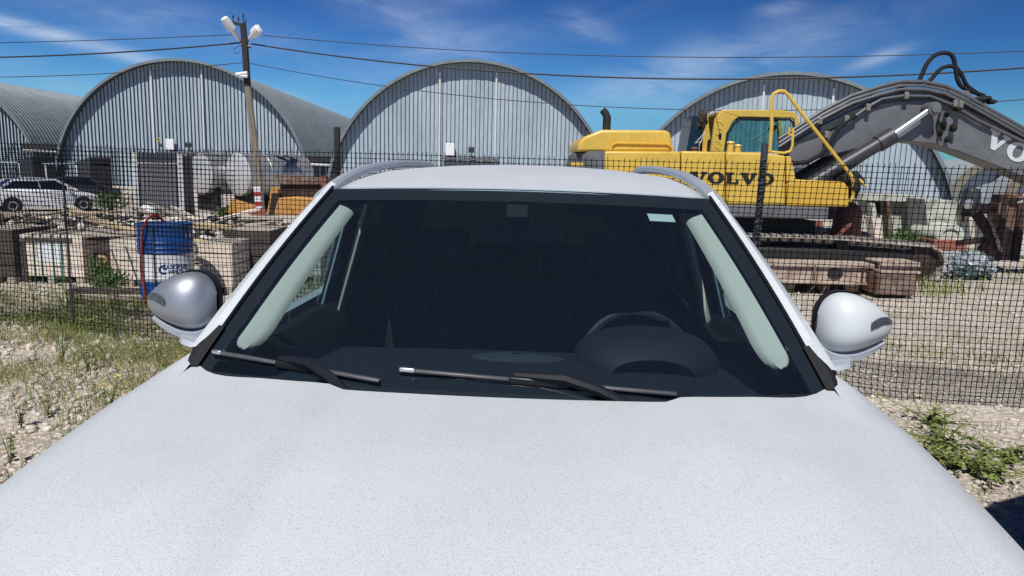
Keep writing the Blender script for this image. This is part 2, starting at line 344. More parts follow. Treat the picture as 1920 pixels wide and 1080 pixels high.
# ------------------------------------------------------------------ ground
def axis(a, b, fine0, fine1, d0, grow):
    v = [fine0]; x = fine0
    while x < fine1: x += d0; v.append(x)
    d = d0
    while x < b: d *= grow; x += d; v.append(x)
    x = fine0; d = d0; w = []
    while x > a: d *= grow; x -= d; w.append(x)
    return w[::-1] + v
xs = axis(-900, 900, -9, 9, .14, 1.13); ys = axis(-120, 1500, 0, 18, .14, 1.13)
me_v = [(x, y, gh(x, y)) for y in ys for x in xs]; nx = len(xs)
gm_ = MB(); gm_.v = me_v; gm_.f = [(j * nx + i, j * nx + i + 1, (j + 1) * nx + i + 1, (j + 1) * nx + i) for j in range(len(ys) - 1) for i in range(nx - 1)]
def ground_mat():
    m = bpy.data.materials.new('crushed_limestone_ground'); m.use_nodes = True; t = m.node_tree; n = t.nodes; l = t.links
    b = n['Principled BSDF']; b.inputs['Roughness'].default_value = .95; b.inputs['Specular IOR Level'].default_value = .15
    c = n.new('ShaderNodeTexCoord'); s = c.outputs['Object']
    def nz(sc, det=5, ro=.6):
        q = n.new('ShaderNodeTexNoise'); q.inputs['Scale'].default_value = sc; q.inputs['Detail'].default_value = det; q.inputs['Roughness'].default_value = ro; l.new(s, q.inputs['Vector']); return q.outputs[0]
    def ramp(a, e):
        q = n.new('ShaderNodeValToRGB'); l.new(a, q.inputs[0]); cr = q.color_ramp
        cr.elements[0].position, cr.elements[0].color = e[0][0], (*e[0][1], 1); cr.elements[1].position, cr.elements[1].color = e[-1][0], (*e[-1][1], 1)
        for p, cc in e[1:-1]:
            k = cr.elements.new(p); k.color = (*cc, 1)
        return q.outputs[0]
    base = ramp(nz(.9, 8, .7), [(.32, (.52, .45, .38)), (.5, (.66, .59, .51)), (.68, (.74, .68, .60))])
    vo = n.new('ShaderNodeTexVoronoi'); vo.inputs['Scale'].default_value = 26; l.new(s, vo.inputs['Vector'])
    mr = n.new('ShaderNodeMapRange'); mr.inputs[1].default_value = .15; mr.inputs[2].default_value = .75; mr.inputs[3].default_value = 1.12; mr.inputs[4].default_value = .62; l.new(vo.outputs['Distance'], mr.inputs[0])
    sc = n.new('ShaderNodeVectorMath'); sc.operation = 'SCALE'; l.new(base, sc.inputs[0]); l.new(mr.outputs[0], sc.inputs['Scale'])
    mk_ = n.new('ShaderNodeMapRange'); mk_.inputs[1].default_value = .56; mk_.inputs[2].default_value = .66; mk_.inputs[4].default_value = .30; l.new(nz(.35, 6, .7), mk_.inputs[0])
    mx = n.new('ShaderNodeMixRGB'); mx.inputs[2].default_value = (.10, .105, .045, 1); l.new(mk_.outputs[0], mx.inputs[0]); l.new(sc.outputs[0], mx.inputs[1]); l.new(mx.outputs[0], b.inputs['Base Color'])
    bp = n.new('ShaderNodeBump'); bp.inputs['Strength'].default_value = .8; bp.inputs['Distance'].default_value = .02; 
    su = n.new('ShaderNodeMath'); su.operation = 'SUBTRACT'; l.new(nz(45, 4), su.inputs[0]); l.new(vo.outputs['Distance'], su.inputs[1]); l.new(su.outputs[0], bp.inputs['Height']); l.new(bp.outputs[0], b.inputs['Normal'])
    return m
mk('ground', gm_, ground_mat(), smooth=True, kind='structure')

# stones as one mass
ICO = None
def ico():
    bm = bmesh.new(); bmesh.ops.create_icosphere(bm, subdivisions=1, radius=1); v = np.array([x.co[:] for x in bm.verts]); f = np.array([[q.index for q in x.verts] for x in bm.faces]); bm.free(); return v, f
IV, IF = ico()
def np_mesh(name, V, Fc, m, kind='stuff'):
    me = bpy.data.meshes.new(name); me.vertices.add(len(V)); me.vertices.foreach_set('co', V.ravel().astype(np.float32))
    k = Fc.shape[1]; me.loops.add(Fc.size); me.loops.foreach_set('vertex_index', Fc.ravel().astype(np.int32)); me.polygons.add(len(Fc))
    me.polygons.foreach_set('loop_start', (np.arange(len(Fc)) * k).astype(np.int32)); me.polygons.foreach_set('loop_total', np.full(len(Fc), k, np.int32))
    me.update(calc_edges=True); me.validate(); me.materials.append(m); o = bpy.data.objects.new(name, me); COL.objects.link(o)
    if kind: o['kind'] = kind
    return o
def stones(pts, sizes, m, name, label, cat, squash=.6):
    n = len(pts); V = np.zeros((n, len(IV), 3)); 
    for i in range(n):
        a = rng.uniform(0, 2 * PI); c, s = math.cos(a), math.sin(a)
        v = IV * rng.uniform(.6, 1.25, (len(IV), 1)) * np.array([1, rng.uniform(.6, 1), squash * rng.uniform(.6, 1.1)]) * sizes[i]
        v = np.stack([v[:, 0] * c - v[:, 1] * s, v[:, 0] * s + v[:, 1] * c, v[:, 2]], 1); V[i] = v + pts[i]
    Fc = (IF[None] + (np.arange(n) * len(IV))[:, None, None]).reshape(-1, 3)
    return tag(np_mesh(name, V.reshape(-1, 3), Fc, m), label, cat)
P, S = [], []
while len(P) < 21000:
    y = 1.2 + 9 * random.random() ** 1.3; x = random.uniform(-1.15, 1.15) * (y * .75 + .8)
    d = noise.noise(Vector((x * .8, y * .8, 9)))
    if x > 0 and random.random() < (.30 if y < 5.2 else .25): continue
    if -1.0 < x < 1.0 and y < 5.2: continue
    if random.random() > .65 + d * 1.2: continue
    s = random.choice((.008, .011, .015, .02, .028, .036)) * random.uniform(.7, 1.3) * (1.1 if x < 0 else .8)
    P.append((x, y, gh(x, y) + s * .2)); S.append(s)
stones(np.array(P), S, stone_m, 'gravel', 'loose pale limestone gravel over the near ground', 'gravel')
P, S = [], []
for i in range(4200):
    x = random.uniform(-13, 13); y = random.uniform(8, 30)
    s = random.uniform(.012, .045); P.append((x, y, gh(x, y) + s * .2)); S.append(s)
stones(np.array(P), S, stone_m, 'far_gravel', 'scattered gravel on the yard beyond the net fence', 'gravel')

# ------------------------------------------------------------------ grass and weeds
def blades(n, region, hmin, hmax, wd_, m, name, label, tri=2, lean=.45, dens=None):
    V, Fc = [], []
    c = 0; t = 0
    while c < n and t < n * 40:
        t += 1
        x, y = region()
        if dens and random.random() > dens(x, y): continue
        z = gh(x, y); h = random.uniform(hmin, hmax); a = random.uniform(0, 2 * PI); w = wd_ * random.uniform(.6, 1.3)
        lx, ly = random.gauss(0, lean) * h, random.gauss(0, lean) * h; dx, dy = math.cos(a) * w, math.sin(a) * w
        b = len(V); V += [(x - dx, y - dy, z - .01), (x + dx, y + dy, z - .01), (x + lx * .35 + dx * .8, y + ly * .35 + dy * .8, z + h * .6), (x + lx * .35 - dx * .8, y + ly * .35 - dy * .8, z + h * .6), (x + lx, y + ly, z + h * .95), (x + lx * 1.03, y + ly * 1.03, z + h * .93)]
        Fc += [(b, b + 1, b + 2, b + 3), (b + 3, b + 2, b + 4, b + 5)]; c += 1
    o = np_mesh(name, np.array(V), np.array(Fc), m); return tag(o, label, 'grass')
def fenceY(x): return 6.69 - .206 * (x + 4.73)
def clump(x, y, s=1.3, o=0): return max(0, .5 + 1.6 * noise.noise(Vector((x * s + o, y * s, 2 + o))))
def regL():
    y = random.uniform(1.6, 8.5); return random.uniform(-.80 * y - .6, -.9), y
def dL(x, y):
    k = math.exp(-((y - fenceY(x)) / 1.0) ** 2); return clump(x, y) * (.30 + .9 * k)
blades(19000, regL, .03, .12, .0022, leaf, 'green_grass', 'short green grass and weeds growing through gravel beside the car', dens=dL)
blades(9000, regL, .03, .13, .0018, leaf_y, 'dry_grass', 'dry yellowed grass among the gravel beside the car', dens=lambda x, y: dL(x + 3, y))
def regB():
    x = random.uniform(-8, -2); return x, fenceY(x) + random.gauss(.7, .55)
blades(6500, regB, .05, .19, .0030, leaf, 'fence_grass', 'taller green grass at the foot of the net fence by the crates', dens=lambda x, y: clump(x, y, 1.0, 4))
def regR():
    y = random.uniform(2.3, 11); return random.uniform(1.0, .78 * y + .6), y
def dR(x, y):
    k = math.exp(-((y - 6.5) / .6) ** 2) * 1.0 + .10; return clump(x, y, 1.2, 9) * k * 1.3
blades(4500, regR, .02, .085, .0026, leaf, 'sparse_grass', 'low sparse grass on the dusty ground right of the car', dens=dR)
blades(1800, regR, .03, .12, .0018, leaf_y, 'straw', 'thin dry straw on the dusty ground right of the car', dens=lambda x, y: clump(x, y, 1.6, 19) * .3)
def regF():
    y = random.uniform(9, 30); return random.uniform(-.75 * y, .75 * y), y
blades(9000, regF, .05, .22, .008, leaf, 'yard_grass', 'tufts of grass between the scrap in the yard', dens=lambda x, y: max(0, clump(x, y, .5, 31) - .55) * 1.6)
def weed(x, y, h, nl, m, label, cat='weed', group=None, flower=None, spread=.35, lsz=.03, name='weed_plant'):
    z = gh(x, y); t = thing(name, label, cat, (x, y, z), 0, group); st = MB(); lf = MB(); fl = MB()
    for k in range(max(2, nl // 14)):
        a = random.uniform(0, 2 * PI); hh = h * random.uniform(.6, 1.05); q = random.uniform(.1, spread)
        pts = [Vector((math.cos(a) * q * hh * u ** 1.4, math.sin(a) * q * hh * u ** 1.4, hh * u)) for u in (0, .3, .6, .85, 1)]
        st.tube(pts, [.003, .0028, .0022, .0016, .001], 4)
        for j in range(14):
            u = random.uniform(.12, 1); i = min(3, int(u * 4)); p = pts[i].lerp(pts[i + 1], u * 4 - i if u < 1 else 1)
            b = random.uniform(0, 2 * PI); s = lsz * random.uniform(.5, 1.2) * (1.2 - .5 * u); d = Vector((math.cos(b), math.sin(b), random.uniform(-.2, .7))) * s; w = Vector((-math.sin(b), math.cos(b), random.uniform(-.3, .3))) * s * .28
            lf.add([p, p + d * .5 + w, p + d + Vector((0, 0, -s * .2)), p + d * .5 - w], [(0, 1, 2, 3)])
        if flower:
            c = pts[-1]; n = 7
            for j in range(3):
                cc = c + Vector((random.uniform(-.02, .02), random.uniform(-.02, .02), random.uniform(-.02, .01)))
                fl.add([cc] + [cc + Vector((math.cos(2 * PI * i / n) * .008, math.sin(2 * PI * i / n) * .008, .003)) for i in range(n)], [(0, i + 1, (i + 1) % n + 1) for i in range(n)])
    mk('stem', st, leaf_d, t, smooth=True); mk('leaves', lf, m, t, kind='stuff')
    if flower: mk('flower_head', fl, flower, t, kind='stuff')
    return t
for (px, py, h, lab) in ((118, 690, .62, 'tallest green weed standing in front of the net at far left'), (205, 790, .32, 'weed with small yellow flowers low on the gravel at left'),
                    (255, 770, .30, 'bushy green weed beside the hood edge'), (165, 700, .36, 'leafy weed on gravel behind the tall one'), (40, 800, .22, 'low broadleaf weed near the left picture edge'),
                    (300, 690, .26, 'small weed growing next to the left door mirror'), (20, 870, .24, 'dense weed at the lower left corner'), (90, 780, .2, 'short weed between pale stones'), (215, 640, .38, 'slim weed just inside the net under the blue drum')):
    p = G(px, py); weed(p.x, p.y, h, 40 + int(h * 90), leaf, lab, flower=petal_y if 'yellow' in lab else None)
for i in range(16):
    x = random.uniform(-7, -3); y = fenceY(x) + random.uniform(.15, 1.5)
    weed(x, y, random.uniform(.22, .5), 42, leaf, 'white flowered weed at the foot of the net before the crates', group='white flowered weeds along the fence', flower=petal)
for (px, py, h, lab) in ((1745, 800, .17, 'small green plant nearest the net on the dust'), (1770, 838, .2, 'leafy plant in the middle of the dusty patch'), (1745, 862, .14, 'spreading plant at the left of the green patch'),
                    (1820, 880, .13, 'dense bright green creeping plant beside the hood'), (1860, 890, .12, 'creeping plant at the right of the green patch'), (1800, 875, .12, 'dark green creeping plant in the patch centre'), (1890, 860, .14, 'plant at the right picture edge above the shadow')):
    p = G(px, py)
    for k in range(1): weed(p.x, p.y, h * .75, 230, leaf, lab, 'plant', spread=4.2, lsz=.045, name='creeping_plant')
# ------------------------------------------------------------------ our white car
CAR = thing('parked_suv', 'dusty white SUV with silver roof rails, seen over its bonnet', 'car', (-.012, 1.67, 0), R(-2.5))
def smooth01(t): t = max(0, min(1, t)); return t * t * (3 - 2 * t)
def hoodz(x, y):    # y local, front -1.15 .. rear -.06
    u = (y + 1.15) / 1.09
    z = .88 + .19 * (1 - max(0, 1 - max(0, u)) ** 2.1)
    z += -(.032 - .024 * max(0, u) ** 3) * (abs(x) / .80) ** 3.2 + .027 * smooth01((abs(x) - .36) / .05) * (1 - smooth01((abs(x) - .55) / .20)) * (1 - .5 * u)
    return z
def hood_hw(y): u = (y + 1.15) / 1.15; return .64 + .165 * min(1, max(0, u)) ** .6
def edge_y(x): q = min(1, abs(x) / .80); return -.068 + .075 * q ** 2 + .125 * q ** 9
rows = []
for j in range(41):
    row = []
    for i in range(49):
        s = -1 + 2 * i / 48; v = j / 40
        yr = edge_y(s * .805); y = -1.15 + .05 * s * s + v * (yr + 1.15 - .05 * s * s)
        x = s * hood_hw(min(y, -.0))
        row.append((x, y, hoodz(x, y)))
    rows.append(row)
m = MB(); m.grid(rows); mk('bonnet', m, white_car, CAR, smooth=True)
def sec(y, side):     # side profile of the lower body outward from the bonnet edge
    hw = hood_hw(min(y, -.0)); zt = hoodz(hw, min(y, -.0)) - .001
    if y > -.05: zt = zt + .012 * smooth01((y + .05) / .25); lf_ = .030 * smooth01((y - .02) / .14) * (1 - smooth01((y - .22) / .3))
    if y <= -.05: lf_ = 0
    k = smooth01((y + 1.2) / .5); wmax = .80 + .125 * k
    x0 = hw + .001
    if y > -.05: x0 = .786
    pts = [(x0, zt + lf_), (x0 + (wmax - x0) * .30, zt - .006 + lf_ * .5), (x0 + (wmax - x0) * .72, zt - .030), (x0 + (wmax - x0) * .92, zt - .075), (wmax - .004, zt - .16), (wmax, zt - .28), (wmax - .012, .58), (wmax - .02, .40), (wmax - .06, .26)]
    return [Vector((side * a, y, b)) for a, b in pts]
for s in (-1, 1):
    m = MB(); m.grid([sec(y, s) for y in np.linspace(-1.12, .25, 40)]); mk('fender', m, white_car, CAR, smooth=True)
    for (y0, y1) in ((.256, 1.15), (1.16, 2.05)):
        m = MB(); m.grid([sec(y, s) for y in np.linspace(y0, y1, 14)]); d = mk('door', m, white_car, CAR, smooth=True)
        hm = MB(); hm.box(s * .925, s * .955, y1 - .28, y1 - .10, .90, .925); mk('door_handle', hm, white_car, d, bev=.006)
    m = MB(); m.grid([sec(y, s) for y in np.linspace(2.06, 3.05, 14)]); mk('rear_quarter', m, white_car, CAR, smooth=True)
m = MB(); m.grid([[sec(-1.12, -1)[k] for k in range(9)], [Vector((v.x * .8, -1.20, v.z - .02)) for v in sec(-1.12, -1)]]); m.grid([[Vector((v.x * .8, -1.20, v.z - .02)) for v in sec(-1.12, -1)], [Vector((-v.x * .8, -1.20, v.z - .02)) for v in sec(-1.12, -1)], ])
m.grid([[Vector((v.x * .8, -1.20, v.z - .02)) for v in sec(-1.12, 1)], sec(-1.12, 1)]); m.grid([[(x, -1.145, hoodz(x, -1.15) - .005) for x in np.linspace(-.58, .58, 12)], [(x, -1.20, .72) for x in np.linspace(-.64, .64, 12)]])
fb = mk('front_bumper', m, white_car, CAR, smooth=True)
m = MB(); [m.box(-.42, .42, -1.215, -1.203, .52 + k * .045, .545 + k * .045) for k in range(5)]; mk('grille', m, blackp, CAR)
for s in (-1, 1):
    m = MB(); m.box(s * .48 - .12, s * .48 + .12, -1.215, -1.195, .66, .74); mk('headlight', m, chrome, CAR, bev=.01)
m = MB(); m.box(-.86, .86, 3.04, 3.10, .28, 1.05); mk('tailgate', m, white_car, CAR, bev=.03)
for (wx, wy) in ((-.80, -.62), (.80, -.62), (-.80, 2.08), (.80, 2.08)):
    M_ = Matrix.Translation((wx, wy, .34)) @ Matrix.Rotation(R(90), 4, 'Y')
    m = MB(); m.lathe([(.22, -.11), (.31, -.11), (.34, -.08), (.34, .08), (.31, .11), (.22, .11)], 32, M=M_); w_ = mk('wheel', m, rubber, CAR, smooth=True)
    m = MB(); m.lathe([(.05, -.112), (.215, -.112), (.215, .112), (.05, .112)], 24, M=M_); mk('rim', m, chrome, w_, smooth=True)
    m = MB(); [m.tube([(wx + (.118 if wx > 0 else -.118), wy + .04 * math.cos(a), .34 + .04 * math.sin(a)), (wx + (.112 if wx > 0 else -.112), wy + .21 * math.cos(a), .34 + .21 * math.sin(a))], .016, 6) for a in [2 * PI * i / 5 for i in range(5)]]; mk('spokes', m, chrome, w_)
# windscreen surface
def wsc(s, t):     # s -1..1, t 0 (bottom, under the bonnet edge) .. 1 (header)
    hw = .805 + (.582 - .805) * t
    y = .02 + .60 * t - .115 * (1 - s * s) * (1 - .45 * t)
    z = 1.005 + (1.505 - 1.005) * t + .022 * math.sin(PI * t) + .016 * (1 - s * s) * t
    return Vector((hw * s, y, z))
T0, T1 = .0, 1.
m = MB(); m.grid([[wsc(s, t) for s in np.linspace(-1, 1, 41)] for t in np.linspace(0, 1, 25)]); wsg = mk('windscreen', m, ws_glass, CAR, smooth=True)
def inn(p, d=.004): return p + Vector((0, d * .6, -d * .8))
m = MB()
def hwp(w, t): return 1 - w / (.805 + (.582 - .805) * t)
m.grid([[inn(wsc(s, t)) for s in np.linspace(-1, -hwp(.046 + .006 * t, t), 4)] for t in np.linspace(0, 1, 24)])
m.grid([[inn(wsc(s, t)) for s in np.linspace(hwp(.046 + .006 * t, t), 1, 4)] for t in np.linspace(0, 1, 24)])
m.grid([[inn(wsc(s, t), .005) for s in np.linspace(-.96, .96, 30)] for t in np.linspace(.925, 1, 4)])
m.grid([[inn(wsc(s, t), .005) for s in np.linspace(-.96, .96, 30)] for t in np.linspace(0, .11, 4)])
mk('glass_border', m, blackm, wsg)
m = MB(); m.grid([[inn(wsc(s, t), .006) for s in (.622, .745)] for t in (.842, .885)]); mk('sticker', m, mat('pale_sticker', (.62, .72, .66), .6, var=.02), wsg)
m = MB(); m.grid([[inn(wsc(s, t), .03) for s in (-.05, -.03, .03, .05)] for t in (.85, .88, .95)]); mk('sensor_cover', m, blackm, CAR, solid=.03)
# cowl
m = MB(); m.grid([[(x, edge_y(x) + d, hoodz(min(.79, abs(x)), -.06) - .02 - dz) for x in np.linspace(-.80, .80, 30)] for d, dz in ((-.06, .035), (0, .01), (.035, .004), (.07, -.004))])
mk('cowl', m, blackp, CAR, smooth=True)
for s in (-1, 1):      # black corner pieces beside the glass
    m = MB(); pts = []
    A = wsc(s, .085)
    for k in range(9):
        u = k / 8; c = wsc(s, .105 + .15 * u); wdt = .030 * math.sin(PI * (1 - u) * .86) + .002
        pts.append([c + Vector((-s * .012, -.006, .010)), c + Vector((s * wdt * .4, -.010, .014)), c + Vector((s * wdt, -.004, .004)), c + Vector((s * wdt, .03, -.03))])
    m.grid(pts); mk('pillar_corner_trim', m, blackm, CAR, smooth=True)
    # white pillar
    m = MB(); pr = []
    for k in range(20):
        u = k / 19; t = .17 + .85 * u; c = wsc(s, t); w = .050 - .024 * u; pr.append([c + Vector((-s * .004, 0, .004)), c + Vector((s * w * .45, .004, .012)), c + Vector((s * w, .022, .004)), c + Vector((s * (w + .012), .06, -.03)), c + Vector((s * (w - .015), .085, -.05))])
    m.grid(pr); mk('windscreen_pillar', m, white_car, CAR, smooth=True)
    m = MB(); m.tube([wsc(s, t) + Vector((-s * .004, -.002, .005)) for t in np.linspace(.1, 1, 20)], .0045, 6); mk('glass_seal', m, blackp, CAR, smooth=True)
    # inner trim
    m = MB(); pr = []
    for k in range(40):
        u = (k / 39) ** 1.5; t = .20 + .73 * u; c = wsc(s, t); e = max(.001, 1 - max(0, (.16 - u) / .16) ** 2)
        q_ = math.sqrt(e); wm = .036 + (.060 + .016 * (1 - u)) * .52; hw_ = (.030 + .008 * (1 - u)) * q_; w0 = wm - hw_; w1 = wm + hw_
        pr.append([c + Vector((-s * w0, .007, -.012)), c + Vector((-s * (w0 + .006 * q_), .005, -.009)), c + Vector((-s * (w0 + .016 * q_), .007, -.011)), c + Vector((-s * (w1 - .018 * q_), .014, -.017)), c + Vector((-s * (w1 - .006 * q_), .021, -.023)), c + Vector((-s * w1, .030, -.031)), c + Vector((-s * (w1 - .02), .05, -.05))])
    m.grid(pr); mk('inner_pillar_trim', m, trim_m, CAR, smooth=True)
# roof
def roofz(x, y):
    u = (y - .60) / 2.4
    pts = [(.0, 1.512), (.08, 1.545), (.17, 1.566), (.35, 1.588), (.6, 1.594), (.85, 1.58), (1, 1.55)]
    for (a, za), (b, zb) in zip(pts, pts[1:]):
        if u <= b: break
    q = max(0, min(1, (u - a) / (b - a))); z = za + (zb - za) * q
    return z - .002 - .036 * (abs(x) / .60) ** 2.4
rows = []
for j in range(33):
    v = j / 32; row = []
    for i in range(33):
        s = -1 + 2 * i / 32; hw = .585 + .02 * v; x = hw * s; yf = wsc(s, 1.0).y - .004; y = yf + v * (2.95 - yf)
        row.append((x, y, roofz(x, y) if v > .02 else min(roofz(x, y), wsc(s, 1.0).z + .006)))
    rows.append(row)
# roof smoothing of the polyline profile
arr = np.array(rows)
for k in range(3): arr[1:-1, :, 2] = .25 * arr[:-2, :, 2] + .5 * arr[1:-1, :, 2] + .25 * arr[2:, :, 2]
m = MB(); m.grid(arr.tolist()); mk('roof', m, white_car, CAR, smooth=True, solid=.008)
m = MB(); m.grid([[(x, y, roofz(x, y) - .05) for x in np.linspace(-.64, .64, 12)] for y in np.linspace(.70, 2.9, 12)]); mk('headlining', m, liner, CAR, smooth=True)
for s in (-1, 1):
    # roof side rail strip, side glass, pillars
    m = MB(); m.grid([[(s * (.585 + .02 * v), .62 + v * 2.33, roofz(.6, .62 + v * 2.33)), (s * (.62 + .02 * v), .62 + v * 2.33, roofz(.6, .62 + v * 2.33) - .02), (s * (.645 + .02 * v), .60 + v * 2.33, roofz(.6, .62 + v * 2.33) - .07)] for v in np.linspace(0, 1, 20)]); mk('roof_edge', m, white_car, CAR, smooth=True)
    def sg(y, k): # side glass point: k 0 belt 1 top
        zt = roofz(.6, max(y, .62)) - .065
        return Vector((s * (.775 + (.655 - .775) * k), y, 1.045 + (zt - 1.045) * k))
    fw = MB(); fw.add([sg(.22, 0), sg(1.12, 0), sg(1.12, 1), sg(.70, 1), sg(.45, .52)], [(0, 1, 2, 3, 4)]); w_ = mk('side_window', fw, side_glass, CAR)
    fm = MB(); fm.bar(sg(.50, 0.0), sg(.50, .58), .02, .02); mk('window_divider', fm, blackp, w_)
    rw = MB(); rw.add([sg(1.22, 0), sg(2.05, 0), sg(1.98, 1), sg(1.22, 1)], [(0, 1, 2, 3)]); mk('side_window', rw, glass('privacy_glass', (.008, .01, .012), .9), CAR)
    bp = MB(); bp.add([sg(1.12, 0), sg(1.22, 0), sg(1.22, 1), sg(1.12, 1)], [(0, 1, 2, 3)]); mk('door_pillar', bp, blackp, CAR, solid=.02)
    bt = MB(); bt.bar(sg(1.20, -.6) + Vector((-s * .06, 0, 0)), sg(1.20, .97) + Vector((-s * .06, 0, 0)), .02, .09, up=(0, 1, 0)); mk('inner_door_pillar', bt, trim_m, CAR, bev=.006)
    wf = MB(); wf.bar(sg(1.09, .0) + Vector((-s * .012, 0, 0)), sg(1.09, .95) + Vector((-s * .012, 0, 0)), .006, .014, up=(0, 1, 0)); mk('window_frame', wf, mat('pale_blue_frame', (.45, .58, .66), .4, .2), CAR)
    cp = MB(); cp.add([sg(2.05, 0), sg(2.98, 0), sg(2.80, 1), sg(1.98, 1)], [(0, 1, 2, 3)]); mk('rear_pillar', cp, white_car, CAR, solid=.02); ci = MB(); ci.v = [(a - s * .04, b, c_) for a, b, c_ in cp.v]; ci.f = list(cp.f); ci.box(-.74, .74, 2.5, 2.9, 1.0, 1.05); mk('rear_trim', ci, blackm, CAR)
    dp = MB(); dp.grid([[(s * .775, y, 1.05), (s * .74, y, 1.055 - .01 * y), (s * .70, y, .98), (s * .69, y, .5)] for y in np.linspace(.02, 2.0, 8)]); mk('door_card', dp, blackm, CAR, smooth=True)
    # roof rail
    m = MB(); pth = [(s * .612, .585, 1.486), (s * .610, .70, 1.514), (s * .606, .86, 1.544), (s * .600, 1.05, 1.568), (s * .596, 1.35, 1.588), (s * .592, 1.8, 1.602), (s * .59, 2.3, 1.604), (s * .59, 2.6, 1.595), (s * .59, 2.75, 1.57)]
    P2 = []
    for i in range(len(pth) - 1):
        for q in range(5):
            u = q / 5; p0, p1, p2, p3 = (Vector(pth[max(0, i - 1)]), Vector(pth[i]), Vector(pth[i + 1]), Vector(pth[min(len(pth) - 1, i + 2)]))
            P2.append(.5 * ((2 * p1) + (p2 - p0) * u + (2 * p0 - 5 * p1 + 4 * p2 - p3) * u * u + (3 * p1 - p0 - 3 * p2 + p3) * u ** 3))
    P2.append(Vector(pth[-1])); rr = []
    for i, p in enumerate(P2):
        u = i / (len(P2) - 1); hgt = .004 + .019 * min(1, u * 7); w = .020
        rr.append([p + Vector((-w * s, 0, -hgt)), p + Vector((-w * .95 * s, 0, -.006)), p + Vector((-w * .5 * s, 0, .003)), p + Vector((w * .6 * s, 0, .001)), p + Vector((w * s, 0, -.012)), p + Vector((w * 1.0 * s, 0, -hgt - .012))])
    m.grid(rr, True); m.f.append(tuple(range(6))); mk('roof_rail', m, rail_m, CAR, smooth=True)
rg = MB(); rg.add([(-.66, 2.80, 1.52), (.66, 2.80, 1.52), (.82, 3.0, 1.03), (-.82, 3.0, 1.03)], [(0, 1, 2, 3)]); mk('rear_window', rg, glass('privacy_glass', (.008, .01, .012), .9), CAR)
# door mirrors
def door_mirror(s, paint):
    fr = [0, .03, .10, .20, .30, .46, .66, .86, .96, 1]; tp = [.022, .044, .066, .079, .083, .080, .064, .034, .012, -.001]; bt = [-.030, -.056, -.075, -.082, -.083, -.078, -.063, -.046, -.030, -.012]; dpt = [.006, .034, .060, .074, .082, .082, .068, .042, .020, .004]
    def sf(u, a, off=0.):
        T_ = np.interp(u, fr, tp); B_ = np.interp(u, fr, bt); dd = np.interp(u, fr, dpt); ca, sa = math.cos(a), math.sin(a); zm = (T_ + B_) / 2; hh = (T_ - B_) / 2
        vv = math.copysign(abs(sa) ** .9, sa); yy = -(dd + off) * math.sqrt(max(0, 1 - ((vv + .30) / (1.3 if vv > -.3 else .70)) ** 2)) ** .9 if ca > 0 else .03 * min(1, dd * 12) * abs(ca) ** .5
        return Vector((s * (.813 + .196 * u), .30 + yy, 1.196 + zm + (hh + off) * (abs(sa) ** .9) * (1 if sa > 0 else -1) + (.010 * ca if ca > 0 else 0)))
    root = MB(); n = 32
    us = [0, .01, .03, .06, .10, .15, .20, .27, .35, .45, .55, .65, .75, .83, .9, .945, .97, .99, 1]
    A_r = np.array([[sf(u, 2 * PI * k / n)[:] for k in range(n)] for u in us])
    for _ in range(1): A_r[1:-1] = .25 * A_r[:-2] + .5 * A_r[1:-1] + .25 * A_r[2:]
    root.grid(A_r.tolist(), True); o = mk('door_mirror', root, paint, CAR, smooth=True)
    q = MB(); r = []
    for i in range(12):
        u = .56 + .41 * i / 11; a0 = -.05 + .50 * (i / 11); w_ = .10 + .14 * i / 11
        r.append([sf(u, a0 - w_, .003), sf(u, a0, .0042), sf(u, a0 + w_, .003)])
    q.grid(r); mk('indicator', q, mat('smoked_indicator', (.07, .075, .085), .25, spec=.6), o, smooth=True)
    # lower skirt and foot
    q = MB(); r = []
    for i in range(16):
        u = -.30 + 1.16 * i / 15; uu = max(u, .05); b0 = sf(uu, -.62, .004); b1 = sf(uu, -1.15, .006); b2 = sf(uu, -1.5, .004); k = max(0, -u) / .3
        sh = Vector((s * .196 * (u - uu), 0, -.012 * k)); th = .014 * (1 - max(0, (u - .5) / .4) ** 2) + .002
        r.append([b1 + sh + Vector((0, .004, .006)), b1 + sh + Vector((0, -.012, 0)), b1 + sh + Vector((0, -.010, -th)), b2 + sh + Vector((0, .02, -th * 1.3)), b2 + sh + Vector((0, .05, -.002))])
    q.grid(r, True); mk('mirror_skirt', q, rail_m, o, smooth=True)
    q = MB(); q.grid([[(s * x_, .215 + k_, z_ - .004), (s * x_, .215 + k_ - .006, z_ - .018), (s * x_, .26, z_ - .036), (s * x_, .36, z_ - .036), (s * x_, .36, z_)] for x_, k_, z_ in ((.74, .03, 1.088), (.79, .01, 1.094), (.84, -.008, 1.106), (.875, .0, 1.114), (.89, .02, 1.116))], True); mk('mirror_foot', q, rail_m, o, smooth=True)
    q = MB(); rr_ = [[Vector((p_.x, .305 + dy_, p_.z)).lerp(Vector((s * .90, .305 + dy_, 1.196)), sh_) for p_ in [sf(u_, a_) for u_, a_ in [(u_, PI / 2) for u_ in us[1:-1]] + [(u_, -PI / 2) for u_ in us[1:-1][::-1]]]] for dy_, sh_ in ((0, -.03), (.03, -.02), (.04, .06))]; q.grid(rr_, True); mk('mirror_back_rim', q, blackm, o, smooth=True); q = MB(); q.add(rr_[2], [tuple(range(len(rr_[2])))]); mk('mirror_glass', q, chrome, o)
door_mirror(-1, mirror_shaded); door_mirror(1, mirror_white)
